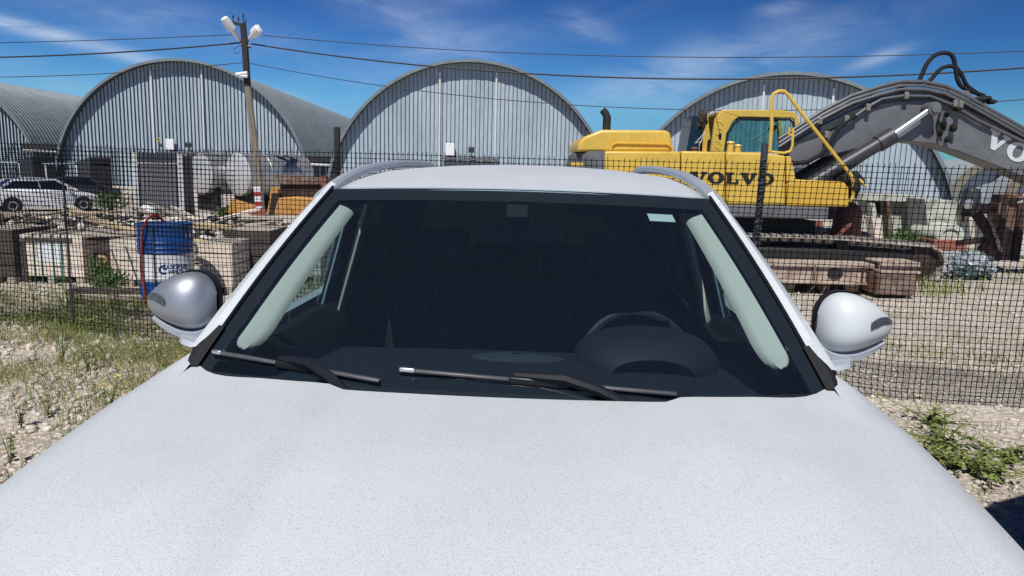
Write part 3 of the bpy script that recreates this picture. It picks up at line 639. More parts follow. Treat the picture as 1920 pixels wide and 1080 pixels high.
# wipers: each lies on the glass
def on_glass(px, py, off):      # point of the glass under a picture point, as car-local
    Mi = (Matrix.Translation((-.012, 1.67, 0)) @ Matrix.Rotation(R(-2.5), 4, 'Z')).inverted()
    o = Mi @ Vector((0, 0, H)); d = Mi.to_3x3() @ ray(px, py); best = None
    for i in range(4000):
        p = o + d * (1.2 + i * .0005)
        t = (p.z - 1.005) / .5
        for _ in range(4):
            hw = .805 - .223 * t; s = p.x / hw; t = (p.z - 1.005 - .022 * math.sin(PI * max(0, min(1, t))) - .016 * (1 - s * s) * t) / .5
        q = wsc(max(-1, min(1, p.x / (.805 - .223 * t))), t)
        if p.y >= q.y: return q + Vector((0, -off * .6, off * .8))
    return q
for (a, b, c, e, rt) in (((403, 665), (530, 688), (590, 697), (714, 720), (655, 745)), ((750, 699), (985, 713), (1060, 722), (1268, 745), (1185, 765))):
    pa, pb, pc, pe = on_glass(*a, .012), on_glass(*b, .014), on_glass(*c, .016), on_glass(*e, .012)
    m = MB(); m.bar(pa, pa.lerp(pe, .42) + Vector((0, 0, .0)), .014, .009); m.bar(pa.lerp(pe, .60), pe, .014, .009); wb = mk('wiper_blade', m, mat('wiper_grey', (.09, .09, .10), .4, spec=.5), CAR, bev=.003)
    m = MB(); m.bar(pa + Vector((0, 0, .002)), pa.lerp(pe, .06) + Vector((0, 0, .002)), .018, .012); mk('end_clip', m, chrome, wb, bev=.003); m = MB(); m.bar(pa.lerp(pe, .40), pa.lerp(pe, .62), .026, .02); mk('wiper_clip', m, blackp, wb, bev=.005)
    m = MB(); m.bar(pa + Vector((0, .004, -.008)), pe + Vector((0, .004, -.008)), .006, .012); mk('wiper_rubber', m, rubber, wb)
    root = on_glass(*rt, .004); mid = pa.lerp(pe, .60) + Vector((0, -.01, .016))
    m = MB(); m.tube([pa.lerp(pe, .42) + Vector((0, 0, .012)), mid, mid.lerp(root, .5) + Vector((0, 0, .006)), root], [.009, .015, .014, .012], 8); mk('wiper_arm', m, blackp, CAR, smooth=True)
# interior
m = MB(); m.grid([[(x, y, 1.005 + dz + .012 * math.cos(x * 2)) for x in np.linspace(-.74, .74, 20)] for y, dz in ((-.06, -.02), (.1, -.010), (.35, .0), (.58, .0), (.64, -.02), (.66, -.10), (.60, -.4))]); mk('dashboard', m, dash_m, CAR, smooth=True)
m = MB(); m.grid([[(.01 + .16 * math.cos(a) * r, .50 + .07 * math.sin(a) * r, 1.012 + .018 * (1 - r * r)) for a in np.linspace(0, 2 * PI, 25)] for r in (1.0, .8, .5, .1)]); mk('speaker_grille', m, mat('grille_grey', (.035, .045, .05), .6), CAR, smooth=True)
m = MB(); rows = []
for y, sc in ((.36, .55), (.42, .9), (.50, 1.0), (.60, 1.0), (.62, .93)):
    rows.append([(.40 + .215 * sc * math.cos(a), y, 1.0 + .108 * sc * math.sin(a) ** .75) for a in np.linspace(0.001, PI - .001, 24)])
m.grid(rows); mk('instrument_hood', m, dash_m, CAR, smooth=True)
m = MB(); rows = []
for a in np.linspace(0, 2 * PI, 49): 
    c = Vector((math.cos(a), 0, math.sin(a))); rows.append([Vector((.40, .72, .945)) + Matrix.Rotation(R(-25), 3, 'X') @ (c * (.183 + .015 * math.cos(b)) + Vector((0, .015 * math.sin(b), 0))) for b in np.linspace(0, 2 * PI, 9)[:-1]])
m.grid(rows, True); sw = mk('steering_wheel', m, mat('wheel_leather', (.02, .025, .03), .35), CAR, smooth=True)
m = MB(); m.blob((.40, .73, .945), .08, .03, .06, 1, .05); m.bar((.24, .73, .95), (.56, .73, .95), .02, .03); mk('steering_hub', m, blackp, sw, smooth=True)
for sx in (-.38, .38):
    m = MB(); m.box(sx - .24, sx + .24, 1.0, 1.5, .35, .62); m.box(sx - .23, sx + .23, 1.42, 1.56, .55, 1.12, Matrix.Translation((0, 0, 0))); st_ = mk('front_seat', m, seatm, CAR, bev=.05, seg=3)
    m = MB(); m.box(sx - .13, sx + .13, 1.50, 1.60, 1.15, 1.31); mk('headrest', m, seatm, st_, bev=.035, seg=3)
m = MB(); m.box(-.66, .66, 2.3, 2.5, .5, 1.16); mk('rear_seat', m, seatm, CAR, bev=.05)
m = MB(); m.box(-.69, .69, .62, 3.0, .28, .33); m.box(-.83, .83, 2.93, 3.0, .33, 1.07); m.box(-.80, -.77, 1.9, 2.95, .33, 1.05); m.box(.77, .80, 1.9, 2.95, .33, 1.05); mk('cabin_floor', m, blackm, CAR)
m = MB(); m.box(-.115, .125, .74, .765, 1.335, 1.40); m.tube([(0, .75, 1.40), (0, .66, 1.50)], .012, 8); rv = mk('rear_view_mirror', m, mat('mirror_shell', (.04, .045, .05), .4), CAR, bev=.012)
for s in (-1, 1):
    m = MB(); m.box(s * .33 - .17, s * .33 + .17, .68, .80, 1.475, 1.488); mk('sun_visor', m, liner, CAR, bev=.005)

# ------------------------------------------------------------------ net fence
FN = thing('net_fence', 'black plastic net fence strung across behind the white car', 'fence', (0, 0, 0))
def net(x0, x1, z0, z1, p, offy, seed, name, hgt=None):
    cols = int((x1 - x0) / p / 1.0); rws = int((z1 - z0) / p)
    U = np.linspace(x0, x1, cols + 1); Z = np.linspace(z0, z1, rws + 1)
    Pt = np.zeros((cols + 1, rws + 1, 3))
    for i, x in enumerate(U):
        for j, z in enumerate(Z):
            e = (1 - j / rws)
            wx = .05 * noise.noise(Vector((x * .7, z * .8, seed))) + .004 * noise.noise(Vector((x * 6, z * 6, seed)))
            wz = .034 * noise.noise(Vector((x * .5, z * .5, seed + 5))) - .012 * e * math.sin(x * 1.9 + seed) + .035 * e * noise.noise(Vector((x * 1.4, 0, seed)))
            wy = offy + .09 * noise.noise(Vector((x * .9, z * .7, seed + 9))) + .10 * e ** 2 * noise.noise(Vector((x * 1.3, z * 2, seed + 3)))
            xx = x + wx; Pt[i, j] = (xx, fenceY(xx) + wy, max(z + wz + .012, .006) if j < 3 else z + wz)
    V, Fc = [], []
    def strand(a, b, ex):      # flat three-sided strand
        k = len(V); 
        for q in (a, b): V.extend([q - ex, q + ex, q + np.array([0, .006, 0.])])
        Fc.extend([(k, k + 1, k + 4, k + 3), (k + 1, k + 2, k + 5, k + 4), (k + 2, k, k + 3, k + 5)])
    ev, eh = np.array([.0021, 0, 0]), np.array([0, 0, .0021])
    for i in range(cols + 1):
        for j in range(rws):
            strand(Pt[i, j], Pt[i, j + 1], ev)
        tip = Pt[i, rws] + np.array([random.gauss(0, .006), random.gauss(0, .006), random.uniform(.008, .03)]); strand(Pt[i, rws], tip, ev)
    for j in range(rws + 1):
        for i in range(cols): strand(Pt[i, j], Pt[i + 1, j], eh)
    for i in range(cols + 1):
        for j in range(rws + 1):
            k = len(V); q = Pt[i, j] - np.array([0, .001, 0]); r = .0078
            V.extend([q + np.array([r, 0, 0]), q + np.array([0, 0, r]), q - np.array([r, 0, 0]), q - np.array([0, 0, r])]); Fc.append((k, k + 1, k + 2, k + 3))
    o = np_mesh(name, np.array(V), np.array(Fc), netm); o.parent = FN; return o
net(-8.6, 7.2, .0, 1.665, .0385, 0, 1.0, 'net_panel')
net(-5.2, -2.35, .9, 1.63, .0400, .05, 4.0, 'net_overlap')
def on_fence(px):
    k = ray(px, 400); q = k.x / k.y
    y = (6.69 - .206 * 4.73) / (1 + .206 * q); return q * y, y
for (px, top, r, nm, mt_, slant) in ((119, 1.70, .009, 'fence_post', dgrey, 0), (632, 1.87, .026, 'fence_post', tarpole, .0), (1424, 1.80, .026, 'fence_post', mat('post_grey', (.05, .055, .065), .5), .04), (-260, 1.75, .02, 'fence_post', dgrey, 0), (2300, 1.75, .02, 'fence_post', dgrey, 0)):
    x, y = on_fence(px); m = MB(); m.tube([(x - slant, y + .03, -.05), (x, y + .03, top * .5), (x + slant * .3, y + .03, top)], r, 8)
    if px == 1424:
        for k in range(26): z = .3 + k * .055; m.tube([(x - .03, y + .0, z), (x + .03, y + .0, z + .015)], .004, 4)
    mk(nm, m, mt_, FN, smooth=True)

# ------------------------------------------------------------------ hangars
def hangar(cx, cy, cz, Rr, Ln, rz, name_label, bay=.31, dark_seam=.11, strips=(-.24, .16), group='big arched metal hangars'):
    T = thing('arched_hangar', name_label, 'hangar', (cx, cy, 0), rz, group)
    zb = -.85; t0 = math.asin(max(-1, min(1, (zb - cz) / Rr)))
    a0, a1 = t0, PI - t0
    # ribbed shell: alternating rings
    nseg = 44; rings = []; k = 0; y = -.75; pitch = .62
    m = MB(); rows = []
    while y < Ln:
        for dy, dr in ((0, 0), (.40, 0), (.44, .07), (.58, .07)):
            rows.append([(math.cos(a) * (Rr + dr), y + dy, cz + math.sin(a) * (Rr + dr)) for a in np.linspace(a0, a1, nseg)])
        y += pitch
    m.grid(rows); mk('roof_shell', m, galv_roof, T)
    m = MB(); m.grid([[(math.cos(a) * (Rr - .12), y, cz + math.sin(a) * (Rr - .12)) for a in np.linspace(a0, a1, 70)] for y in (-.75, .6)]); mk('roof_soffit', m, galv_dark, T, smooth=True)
    m = MB(); rr = []
    for a in np.linspace(a0, a1, 90):
        c, s = math.cos(a), math.sin(a); rr.append([(c * (Rr + .08), -.76, cz + s * (Rr + .08)), (c * (Rr + .08), -.70, cz + s * (Rr + .08)), (c * (Rr - .14), -.72, cz + s * (Rr - .14)), (c * (Rr - .14), -.78, cz + s * (Rr - .14))])
    m.grid(rr, True); mk('roof_rim', m, galv_roof, T, smooth=True)
    m = MB(); seams = MB()
    nb = int(2 * Rr / bay) + 1
    def top(x): return cz + math.sqrt(max(0, (Rr - .02) ** 2 - x * x))
    for i in range(-nb // 2, nb // 2 + 1):
        x0, x1 = i * bay, (i + 1) * bay
        if max(abs(x0), abs(x1)) > Rr - .05: continue
        if min(top(x0), top(x1)) < zb + .2: continue
        o = .012 * ((i * 7) % 3)
        m.add([(x0, o, zb), (x1, o, zb), (x1, o, top(x1)), (x0, o, top(x0))], [(0, 1, 2, 3)])
        seams.add([(x0 - .006, 0.03, zb), (x0 - .006, -dark_seam, zb), (x0 + .014, -dark_seam, zb), (x0 + .014, .03, zb), (x0 - .006, 0.03, top(x0)), (x0 - .006, -dark_seam, top(x0)), (x0 + .014, -dark_seam, top(x0)), (x0 + .014, .03, top(x0))], [(0, 1, 5, 4), (1, 2, 6, 5), (2, 3, 7, 6)])
    mk('gable_sheet', m, galv, T); mk('gable_seams', seams, galv_dark, T, kind='stuff')
    m = MB(); m.box(-Rr + .1, Rr - .1, Ln - .1, Ln, zb, cz + .2); 
    m.add([(math.cos(a) * (Rr - .1), Ln - .3, cz + math.sin(a) * (Rr - .1)) for a in np.linspace(a0, a1, 30)], [tuple(range(30))]); mk('rear_wall', m, galv, T)
    for u in strips:
        x = u * Rr; m = MB(); m.box(x - .07, x + .07, -dark_seam - .05, -dark_seam - .005, zb, top(x) - .55); mk('gable_strip', m, pale_strip, T)
    m = MB(); m.box(-2.1, 2.1, -.50, -.13, 2.10, 2.28); mk('door_canopy', m, cabg, T)
    m = MB(); m.box(-2.0, 2.0, -.16, -.12, zb, 2.05); dr = mk('sliding_door', m, mat('door_sheet', (.25, .28, .30), .6, .2), T)
    m = MB(); m.box(-.012, .012, -.18, -.16, zb, 2.05); mk('door_gap', m, blackm, dr)
    return T
HY = 3.2
h1 = hangar(-57.6, 74.0, -1.35, 10.8, 60, R(HY - 1), 'leftmost arched metal hangar, cut by the left picture edge', dark_seam=.2)
h2 = hangar(-28.6, 65.0, -.80, 10.7, 66, R(HY), 'arched metal hangar behind the light pole, its grey roof side showing', dark_seam=.15, strips=(-.235, .16))
h3 = hangar(-3.4, 57.1, -1.45, 10.8, 50, R(HY), 'arched metal hangar straight behind the white car roof', dark_seam=.12, strips=(-.22, .17))
h4 = hangar(17.9, 50.4, -2.6, 10.75, 45, R(-16), 'arched metal hangar behind the yellow excavator', dark_seam=.11, strips=(-.14, .26))
for (hx, hy, rz, l1, l2, l3) in ((-28.6, 65.0, R(HY), 'white box mounted on the second hangar gable', 'round flood lamp on the second hangar gable', 'small yellow sign on the second hangar gable'), (-3.4, 57.1, R(HY), 'white box mounted on the middle hangar gable', 'dark flood lamp on the middle hangar gable', None)):
    def loc(u, v, z): return Vector((hx, hy, 0)) + Matrix.Rotation(rz, 3, 'Z') @ Vector((u, v, z))
    off = -1.1 if hx < -20 else -1.55
    m = MB(); m.box(-.33, .33, -.22, 0, 0, .92); o = mk('wall_box', m, whitep, bev=.03); o.location = loc(off, -.24, 2.40); o.rotation_euler.z = rz; tag(o, l1, 'wall box')
    t = thing('flood_lamp', l2, 'flood lamp', loc(off + 1.6, -.3, 2.55), rz); m = MB(); m.box(-.22, .22, -.25, 0, .18, .58, Matrix.Rotation(R(20), 4, 'X')); mk('lamp_housing', m, dgrey, t, bev=.03); m = MB(); m.box(-.04, .04, -.05, .12, -.3, .25); mk('bracket', m, galv, t)
    if l3:
        m = MB(); m.box(-.16, .16, -.03, 0, 0, .25); o = mk('warning_sign', m, mat('sign_yellow', (.6, .5, .2), .6)); o.location = loc(off - 1.0, -.3, 3.15); o.rotation_euler.z = rz; tag(o, l3, 'sign')
        s_ = MB(); s_.box(-.12, .12, -.034, -.03, .06, .18); mk('sign_mark', s_, letter_k, o)
def shed(px0, px1, pytop, Y, label, roofm=darkroof, wall=galv_dark, depth=6, rz=0):
    x0, x1 = X(px0, Y), X(px1, Y); zt = W((px0 + px1) / 2, pytop, Y).z; zb = -.85; c = (x0 + x1) / 2; w = (x1 - x0)
    t = thing('link_building', label, 'building', (c, Y, 0), rz)
    m = MB(); m.box(-w / 2, w / 2, 0, depth, zb, zt - .25); wl = mk('wall', m, wall, t)
    m = MB(); [m.box(-w / 2 + .2 + k * .5, -w / 2 + .26 + k * .5, -.05, 0, zb, zt - .3) for k in range(int(w / .5))]; mk('wall_ribs', m, galv, wl, kind='stuff')
    m = MB(); m.box(-w / 2 - .4, w / 2 + .4, -.9, depth, zt - .5, zt); mk('roof', m, roofm, t, bev=.04)
    m = MB(); m.tube([(-w / 2 - .2, -.95, zt - .62), (w / 2 + .1, -.95, zt - .7)], .09, 8); mk('gutter', m, pale_strip, t, smooth=True)
shed(70, 132, 270, 70, 'low flat roofed link between the two left hangars'); shed(573, 630, 293, 60, 'low dark roofed link between the second and middle hangars')
def porch(px0, px1, pt, pb, Y, label):
    x0, x1 = X(px0, Y), X(px1, Y); zt = W(px0, pt, Y).z; t = thing('entrance_porch', label, 'porch', ((x0 + x1) / 2, Y, 0)); w = x1 - x0
    m = MB(); m.add([(-w / 2, 0, -.85), (w / 2, 0, -.85), (w / 2, 0, zt), (-w / 2, 0, zt - .45), (-w / 2, 3, -.85), (w / 2, 3, -.85), (w / 2, 3, zt), (-w / 2, 3, zt - .45)], [(0, 1, 2, 3), (1, 5, 6, 2), (4, 0, 3, 7), (3, 2, 6, 7)]); mk('porch_wall', m, cabd, t)
    m = MB(); m.box(-w / 2 - 2.6, w / 2, .3, 2.6, zt - .6, zt - .5); mk('canopy', m, galv, t); m = MB(); m.box(-w / 2 - 2.5, -w / 2 - 2.4, .4, .5, -.85, zt - .6); m.box(-w / 2 + .1, -w / 2 + .2, -.06, -.01, -.85, zt - .6); mk('post', m, pale_strip, t)
porch(40, 68, 292, 330, 60, 'dark entrance porch at the foot of the leftmost hangar'); porch(146, 174, 294, 345, 56, 'dark entrance porch at the left foot of the second hangar')
# small tan edged sheds
def small_arch(px, Y, Rr, label):
    x = X(px, Y); T = thing('arched_shed', label, 'shed', (x, Y, -.85), R(3), 'small arched sheds at far right')
    m = MB(); m.grid([[(math.cos(a) * Rr, y, math.sin(a) * Rr * .93) for a in np.linspace(0, PI, 40)] for y in np.linspace(-.6, 30, 20)]); mk('roof_shell', m, shed_g, T, smooth=True)
    m = MB(); rr = [[(math.cos(a) * q, y, math.sin(a) * q * .93) for q, y in ((Rr + .03, -.62), (Rr + .03, -.1), (Rr - .45, -.1), (Rr - .45, -.62))] for a in np.linspace(0, PI, 50)]; m.grid(rr, True); mk('edge_band', m, tanm, T, smooth=True)
    m = MB(); m.add([(math.cos(a) * (Rr - .05), .4, math.sin(a) * (Rr - .05) * .93) for a in np.linspace(0, PI, 40)], [tuple(range(40))]); mk('gable', m, shed_g, T)
small_arch(1868, 62, 4.55, 'small pale arched shed with tan edge band, nearest the big hangar'); small_arch(1972, 60.5, 4.55, 'small pale arched shed with tan edge band at the right picture edge')

# ------------------------------------------------------------------ light pole and wires
PY = 33.0
pb, pt = W(489, 396, PY), W(455, 44, PY); pb.z = -.85
PO = thing('light_pole', 'tall utility pole with two street lamp heads and red white painted foot', 'utility pole', pb)
def pl(px, py, dy=0.): return W(px, py, PY + dy) - pb
mid = pl(463, 150); foot = Vector((0, 0, 0)); m = MB(); m.tube([foot, pl(485, 340), mid], [.20, .18, .145], 8); mk('concrete_shaft', m, concpole, PO)
m = MB(); m.tube([mid + Vector((.02, -.02, -.25)), pl(459, 80), pl(455, 44)], [.155, .15, .13], 8); mk('upper_shaft', m, tarpole, PO)
ax_ = (pl(485, 340) - foot)
def plp(py): 
    u = (396 - py) / (396 - 150.); return foot.lerp(mid, u)
for k, (a, b, mt_) in enumerate(((340, 349, whitep), (349, 358, redp), (358, 367, whitep), (367, 376, redp), (376, 388, whitep))):
    m = MB(); m.tube([plp(a), plp(b)], .205, 8, cap=True); mk('painted_band', m, mt_, PO)
m = MB(); m.bar(pl(435, 42, -.1), pl(462, 50, .1), .10, .12); mk('crossarm', m, dgrey, PO)
m = MB()
for (a, b, c) in ((437, 42, 27), (447, 44, 31), (456, 48, 25), (460, 52, 36)):
    m.tube([pl(a, b), pl(a, c)], .022, 5); m.blob(pl(a, c + 4), .05, .05, .08, 1, .05, 6, 4)
mk('insulator_pins', m, dgrey, PO)
def lamp_head(a, b, wd_, m1_, m2_):
    A, B = pl(*a, -.6), pl(*b); t = (B - A).normalized(); s = Vector((t.z, 0, -t.x)).normalized() ; Ln = (B - A).length
    Mx = Matrix((Vector((t.x, t.y, t.z)), Vector((s.x, s.y, s.z)), t.cross(s))).transposed().to_4x4(); Mx.translation = A
    m = MB(); rows = []
    for u, w, h in ((0, .35, .25), (.05, .85, .8), (.3, 1, 1), (.52, .95, .95), (.56, .55, .6), (.9, .42, .45), (1, .3, .3)):
        rows.append([Mx @ Vector((u * Ln, wd_ * w * math.cos(a_), .10 * h * math.sin(a_) * (1.5 if math.sin(a_) < 0 else 1))) for a_ in np.linspace(0, 2 * PI, 17)[:-1]])
    m.grid(rows, True); m.f.append(tuple(range(16))); o = mk('lamp_head', m, m1_, PO, smooth=True)
    q = MB(); q.box(.04 * Ln, .52 * Ln, -wd_ * .8, wd_ * .8, .085, .125, Mx); mk('lamp_lens', q, m2_, o, bev=.02)
    return A
lamp_head((419, 32), (449, 76), .20, whitep, mat('lens_grey', (.16, .17, .16), .4)); lamp_head((485, 52), (467, 74), .21, whitep, whitep)
m = MB(); m.tube([pl(447, 72), pl(458, 84), pl(468, 74)], .04, 6); m.tube([pl(452, 84), pl(470, 88)], .06, 6); mk('lamp_arm', m, dgrey, PO)
m = MB(); m.tube([pl(443, 140, -.3), pl(464, 137, -.3)], .085, 10); m.tube([pl(450, 142, -.3), pl(464, 143, -.3)], .07, 8); mk('camera_housing', m, whitep, PO, smooth=True)
m = MB(); m.tube([pl(452, 84), pl(438, 92), pl(440, 100), pl(450, 100)], .012, 4); mk('loose_wire', m, cable, PO)
def wire(p0, a, b, e1, r, label):
    # straight plan line from p0 to e1, height from two picture points
    p0 = Vector(p0); 
    def tt(px):
        k = ray(px, 300); q = k.x / k.y; return (q * p0.y - p0.x) / ((e1[0] - p0.x) - q * (e1[1] - p0.y))
    def zz(px, py, t): return W(px, py, p0.y + (e1[1] - p0.y) * t).z
    ta, tb = tt(a[0]), tt(b[0]); za, zb = zz(*a, ta), zz(*b, tb)
    A = np.array([[ta, -4 * ta * (1 - ta)], [tb, -4 * tb * (1 - tb)]]); sol = np.linalg.solve(A, np.array([za - p0.z, zb - p0.z]))
    m = MB(); P = []
    for i in range(41):
        t = i / 40; P.append(Vector((p0.x + (e1[0] - p0.x) * t, p0.y + (e1[1] - p0.y) * t, p0.z + sol[0] * t - 4 * sol[1] * t * (1 - t))))
    m.tube(P, r, 6); o = mk('overhead_wire', m, cable, smooth=True); tag(o, label, 'cable')
eR = (28, 24); eL = (-52, 36)
wire(W(470, 82, PY), (1300, 148), (1920, 125), eR, .034, 'thick twisted overhead cable running right from the light pole')
wire(W(492, 66, PY), (1300, 107), (1920, 94), eR, .017, 'uppermost thin overhead wire right of the light pole')
wire(W(466, 118, PY), (900, 183), (1920, 185), eR, .017, 'lowest overhead wire right of the light pole')
wire(W(452, 80, PY), (225, 99), (0, 108), eL, .034, 'thick overhead cable left of the light pole')
wire(W(435, 65, PY), (215, 75), (0, 81), eL, .017, 'uppermost thin overhead wire left of the light pole')
wire(W(458, 117, PY), (230, 137), (0, 145), eL, .017, 'lowest overhead wire left of the light pole')

# ------------------------------------------------------------------ excavator
EX = thing('excavator', 'large yellow tracked excavator with grey boom raised to the right', 'excavator', (0, 0, 0))
EY = 12.5
def e(px, py, Y=EY): p = W(px, py, Y); return (p.x, p.z)
gz = -.2
YF = 15.3
# yellow side doors
def panel(pts, y0, y1, name, m_, bev=.035, label=None):
    m = MB(); m.prism(pts, y0, y1); o = mk(name, m, m_, EX, bev=bev, seg=3)
    if label: o['label'] = label
    return o
zt0, zb0 = 1.93, 1.0
panel([e(1134, 283), e(1276, 284), e(1276, 381), e(1134, 379)], EY, EY + .5, 'side_panel', yellow)
panel([e(1278, 283), e(1360, 285), e(1360, 383), e(1278, 381)], EY, EY + .5, 'side_panel', yellow)
panel([e(1362, 285), e(1422, 286), e(1473, 292), e(1473, 385), e(1362, 383)], EY, EY + .5, 'side_panel', yellow)
panel([e(1475, 293), e(1483, 293), e(1492, 333), e(1492, 342), e(1475, 342)], EY, EY + .5, 'side_panel', yellow, .015)
panel([e(1475, 344), e(1488, 336), e(1583, 341), e(1592, 352), e(1592, 388), e(1475, 386)], EY, EY + .9, 'tool_box', yellow2, .03)
x0, x1 = e(1134, 300)[0], e(1473, 300)[0]
m = MB(); m.box(x0, x1, EY + .5, YF, 1.0, 1.86); mk('machine_deck', m, soot, EX)
m = MB(); m.box(e(1134, 0)[0], e(1592, 0)[0], EY + .01, YF, W(1400, 408, EY).z, W(1400, 384, EY).z); mk('frame_skirt', m, greyp, EX, bev=.03)
m = MB(); m.box(x0 + .3, x1 + .8, EY + .5, YF - .5, .50, .80); m.lathe([(.9, .25), (.9, .78)], 28, (3.9, 13.9, 0)); mk('slew_ring', m, soot, EX)
# counterweight: curved in plan
m = MB(); rows = []
for z, q in ((.80, .9), (.88, 1.0), (1.7, 1.0), (1.84, .93), (1.90, .75)):
    rows.append([(x0 + .02 - (.56 * q) * math.sin(PI * k / 16) ** .55, EY + .02 + (YF - EY - .04) * k / 16, z) for k in range(17)])
m.grid(rows); m.f.append(tuple(4 * 17 + k for k in range(17))); cw = mk('counterweight', m, greyp, EX, smooth=True)
m = MB(); m.box(e(1084, 0)[0] - .02, e(1106, 0)[0], EY - .005, EY + .03, 1.64, 1.70); mk('caution_plate', m, yellow, cw)
panel([e(1082, 284, 12.9), e(1084, 268, 12.9), e(1096, 256, 12.9), e(1128, 243, 12.9), e(1250, 244, 12.9), e(1258, 250, 12.9), e(1262, 284, 12.9)], 12.9, 15.1, 'engine_hood', yellow, .06)
m = MB(); ph = [e(1145, 282, 12.87), e(1148, 272, 12.87), e(1156, 268, 12.87), e(1252, 270, 12.87), e(1260, 276, 12.87), e(1262, 283, 12.87)]; m.tube([(a, 12.885, b) for a, b in ph], .022, 6); mk('hood_grab_edge', m, yellow2, EX, smooth=True)
m = MB(); m.tube([(e(1148, 0, 14)[0], 14, e(1148, 244, 14)[1]), (e(1148, 0, 14)[0], 14, e(1148, 220, 14)[1]), (e(1144, 0, 14)[0], 14, e(1144, 212, 14)[1]), (e(1138, 0, 14)[0], 14, e(1138, 206, 14)[1])], [.075, .075, .07, .062], 12); mk('exhaust_pipe', m, soot, EX, smooth=True)
for (a, b, c) in ((1316, 1326, 276), (1384, 1397, 265), (1399, 1411, 271)):
    m = MB(); xa, xb = e(a, 0, 12.9)[0], e(b, 0, 12.9)[0]; m.lathe([((xb - xa) / 2, 1.85), ((xb - xa) / 2, e(a, c, 12.9)[1] - .03), ((xb - xa) / 2 + .015, e(a, c, 12.9)[1] - .03), ((xb - xa) / 2, e(a, c, 12.9)[1])], 14, ((xa + xb) / 2, 12.95, 0)); mk('filler_cap', m, yellow if a > 1320 else rust, EX, smooth=True)
Mw = Matrix.Translation((e(1314, 0)[0], EY - .004, e(1314, 343)[1])); word_volvo(.185, 1.19, Mw, letter_k, EX)
m = MB(); m.tube([(e(1437, 0)[0], EY - .003, e(1437, 332)[1]), (e(1437, 0)[0], EY + .02, e(1437, 332)[1])], .04, 14); mk('lock_cover', m, dgrey, EX)
# cab on the far side
CB = MB(); CY0, CY1 = 14.25, 15.25
def c(px, py, Y=CY0): return e(px, py, Y)
for (Y0_, Y1_) in ((CY0, CY0 + .09), (CY1 - .09, CY1)):
    sc = 1
    def cc(px, py): 
        a = c(px, py); return a
    CB.prism([cc(1332, 284), cc(1341, 222), cc(1351, 209), cc(1385, 219), cc(1374, 228), cc(1362, 250), cc(1358, 284)], Y0_, Y1_)
    CB.prism([cc(1351, 209), cc(1360, 206), cc(1470, 207), cc(1487, 210), cc(1497, 218), cc(1490, 224), cc(1484, 221), cc(1385, 219)], Y0_, Y1_)
    CB.prism([cc(1490, 224), cc(1497, 218), cc(1503, 284), cc(1495, 284)], Y0_, Y1_)
CB.prism([c(1351, 209), c(1360, 205), c(1470, 206), c(1490, 211), c(1490, 215), c(1351, 214)], CY0 + .09, CY1 - .09)
CB.prism([c(1332, 284), c(1358, 284), c(1358, 330), c(1332, 330)], CY0, CY1)
cab = mk('cab_frame', CB, yellow, EX, bev=.012)
m = MB()
for k in range(5):
    a = c(1339 + k * -1.2 + 6, 228 + k * 12); b = c(1352 + k * -1.6 + 4, 236 + k * 12); m.tube([(a[0], CY0 + .004, a[1]), ((a[0] + b[0]) / 2 + .02, CY0 + .0, (a[1] + b[1]) / 2 + .02), (b[0], CY0 + .004, b[1])], .012, 6)
mk('vent_louvre', m, yellow2, cab, smooth=True)
m = MB(); m.prism([c(1385, 219), c(1484, 221), c(1491, 226), c(1496, 284), c(1358, 284), c(1362, 250), c(1374, 228)], CY0 + .04, CY0 + .045); mk('cab_window', m, cab_glass, cab)
m = MB(); m.prism([c(1385, 219), c(1484, 221), c(1491, 226), c(1496, 284), c(1358, 284), c(1362, 250), c(1374, 228)], CY1 - .045, CY1 - .04); mk('cab_window', m, cab_glass, cab)
m = MB(); pp = [c(1360, 283), c(1366, 250), c(1378, 231), c(1389, 223), c(1482, 224), c(1489, 231), c(1492, 283)]; m.tube([(a, CY0 + .03, b) for a, b in pp], .022, 6); mk('window_seal', m, blackm, cab, smooth=True)
a, b, d_ = c(1322, 0)[0], c(1318, 217)[1], c(1300, 282)[1]
m = MB(); m.add([(c(1335, 0)[0], CY0, c(0, 284)[1]), (c(1335, 0)[0], CY0, b), (c(1335, 0)[0], CY1, b), (c(1335, 0)[0], CY1, c(0, 284)[1]), (c(1302, 0)[0], CY0 + .1, c(0, 284)[1]), (c(1315, 0)[0], CY0 + .1, b), (c(1315, 0)[0], CY1 - .1, b), (c(1302, 0)[0], CY1 - .1, c(0, 284)[1])], [(0, 1, 5, 4), (1, 2, 6, 5), (4, 5, 6, 7)]); mk('rear_cab_window', m, tintg, cab)
m = MB(); m.blob((c(1330, 0)[0], CY0 - .05, c(1330, 226)[1]), .10, .08, .17, 5, .6); mk('hanging_rag', m, rust_dk, cab)
m = MB(); m.tube([(c(1336, 0)[0], CY0 - .12, c(0, 214)[1]), (c(1325, 0)[0], CY0 - .14, c(0, 240)[1]), (c(1328, 0)[0], CY0 - .1, c(0, 268)[1])], .008, 5); m.tube([(c(1336, 0)[0], CY0 - .12, c(0, 214)[1]), (c(1317, 0)[0], CY0 - .14, c(0, 236)[1]), (c(1331, 0)[0], CY0 - .1, c(0, 232)[1])], .008, 5); mk('loose_wire', m, pale_strip, cab)
m = MB(); m.box(c(1362, 0)[0], c(1372, 0)[0], 14.5, 15.0, 1.6, 2.25); m.box(c(1364, 0)[0], c(1400, 0)[0], 14.5, 15.0, 1.5, 1.75); mk('operator_seat', m, blackm, cab, bev=.05)
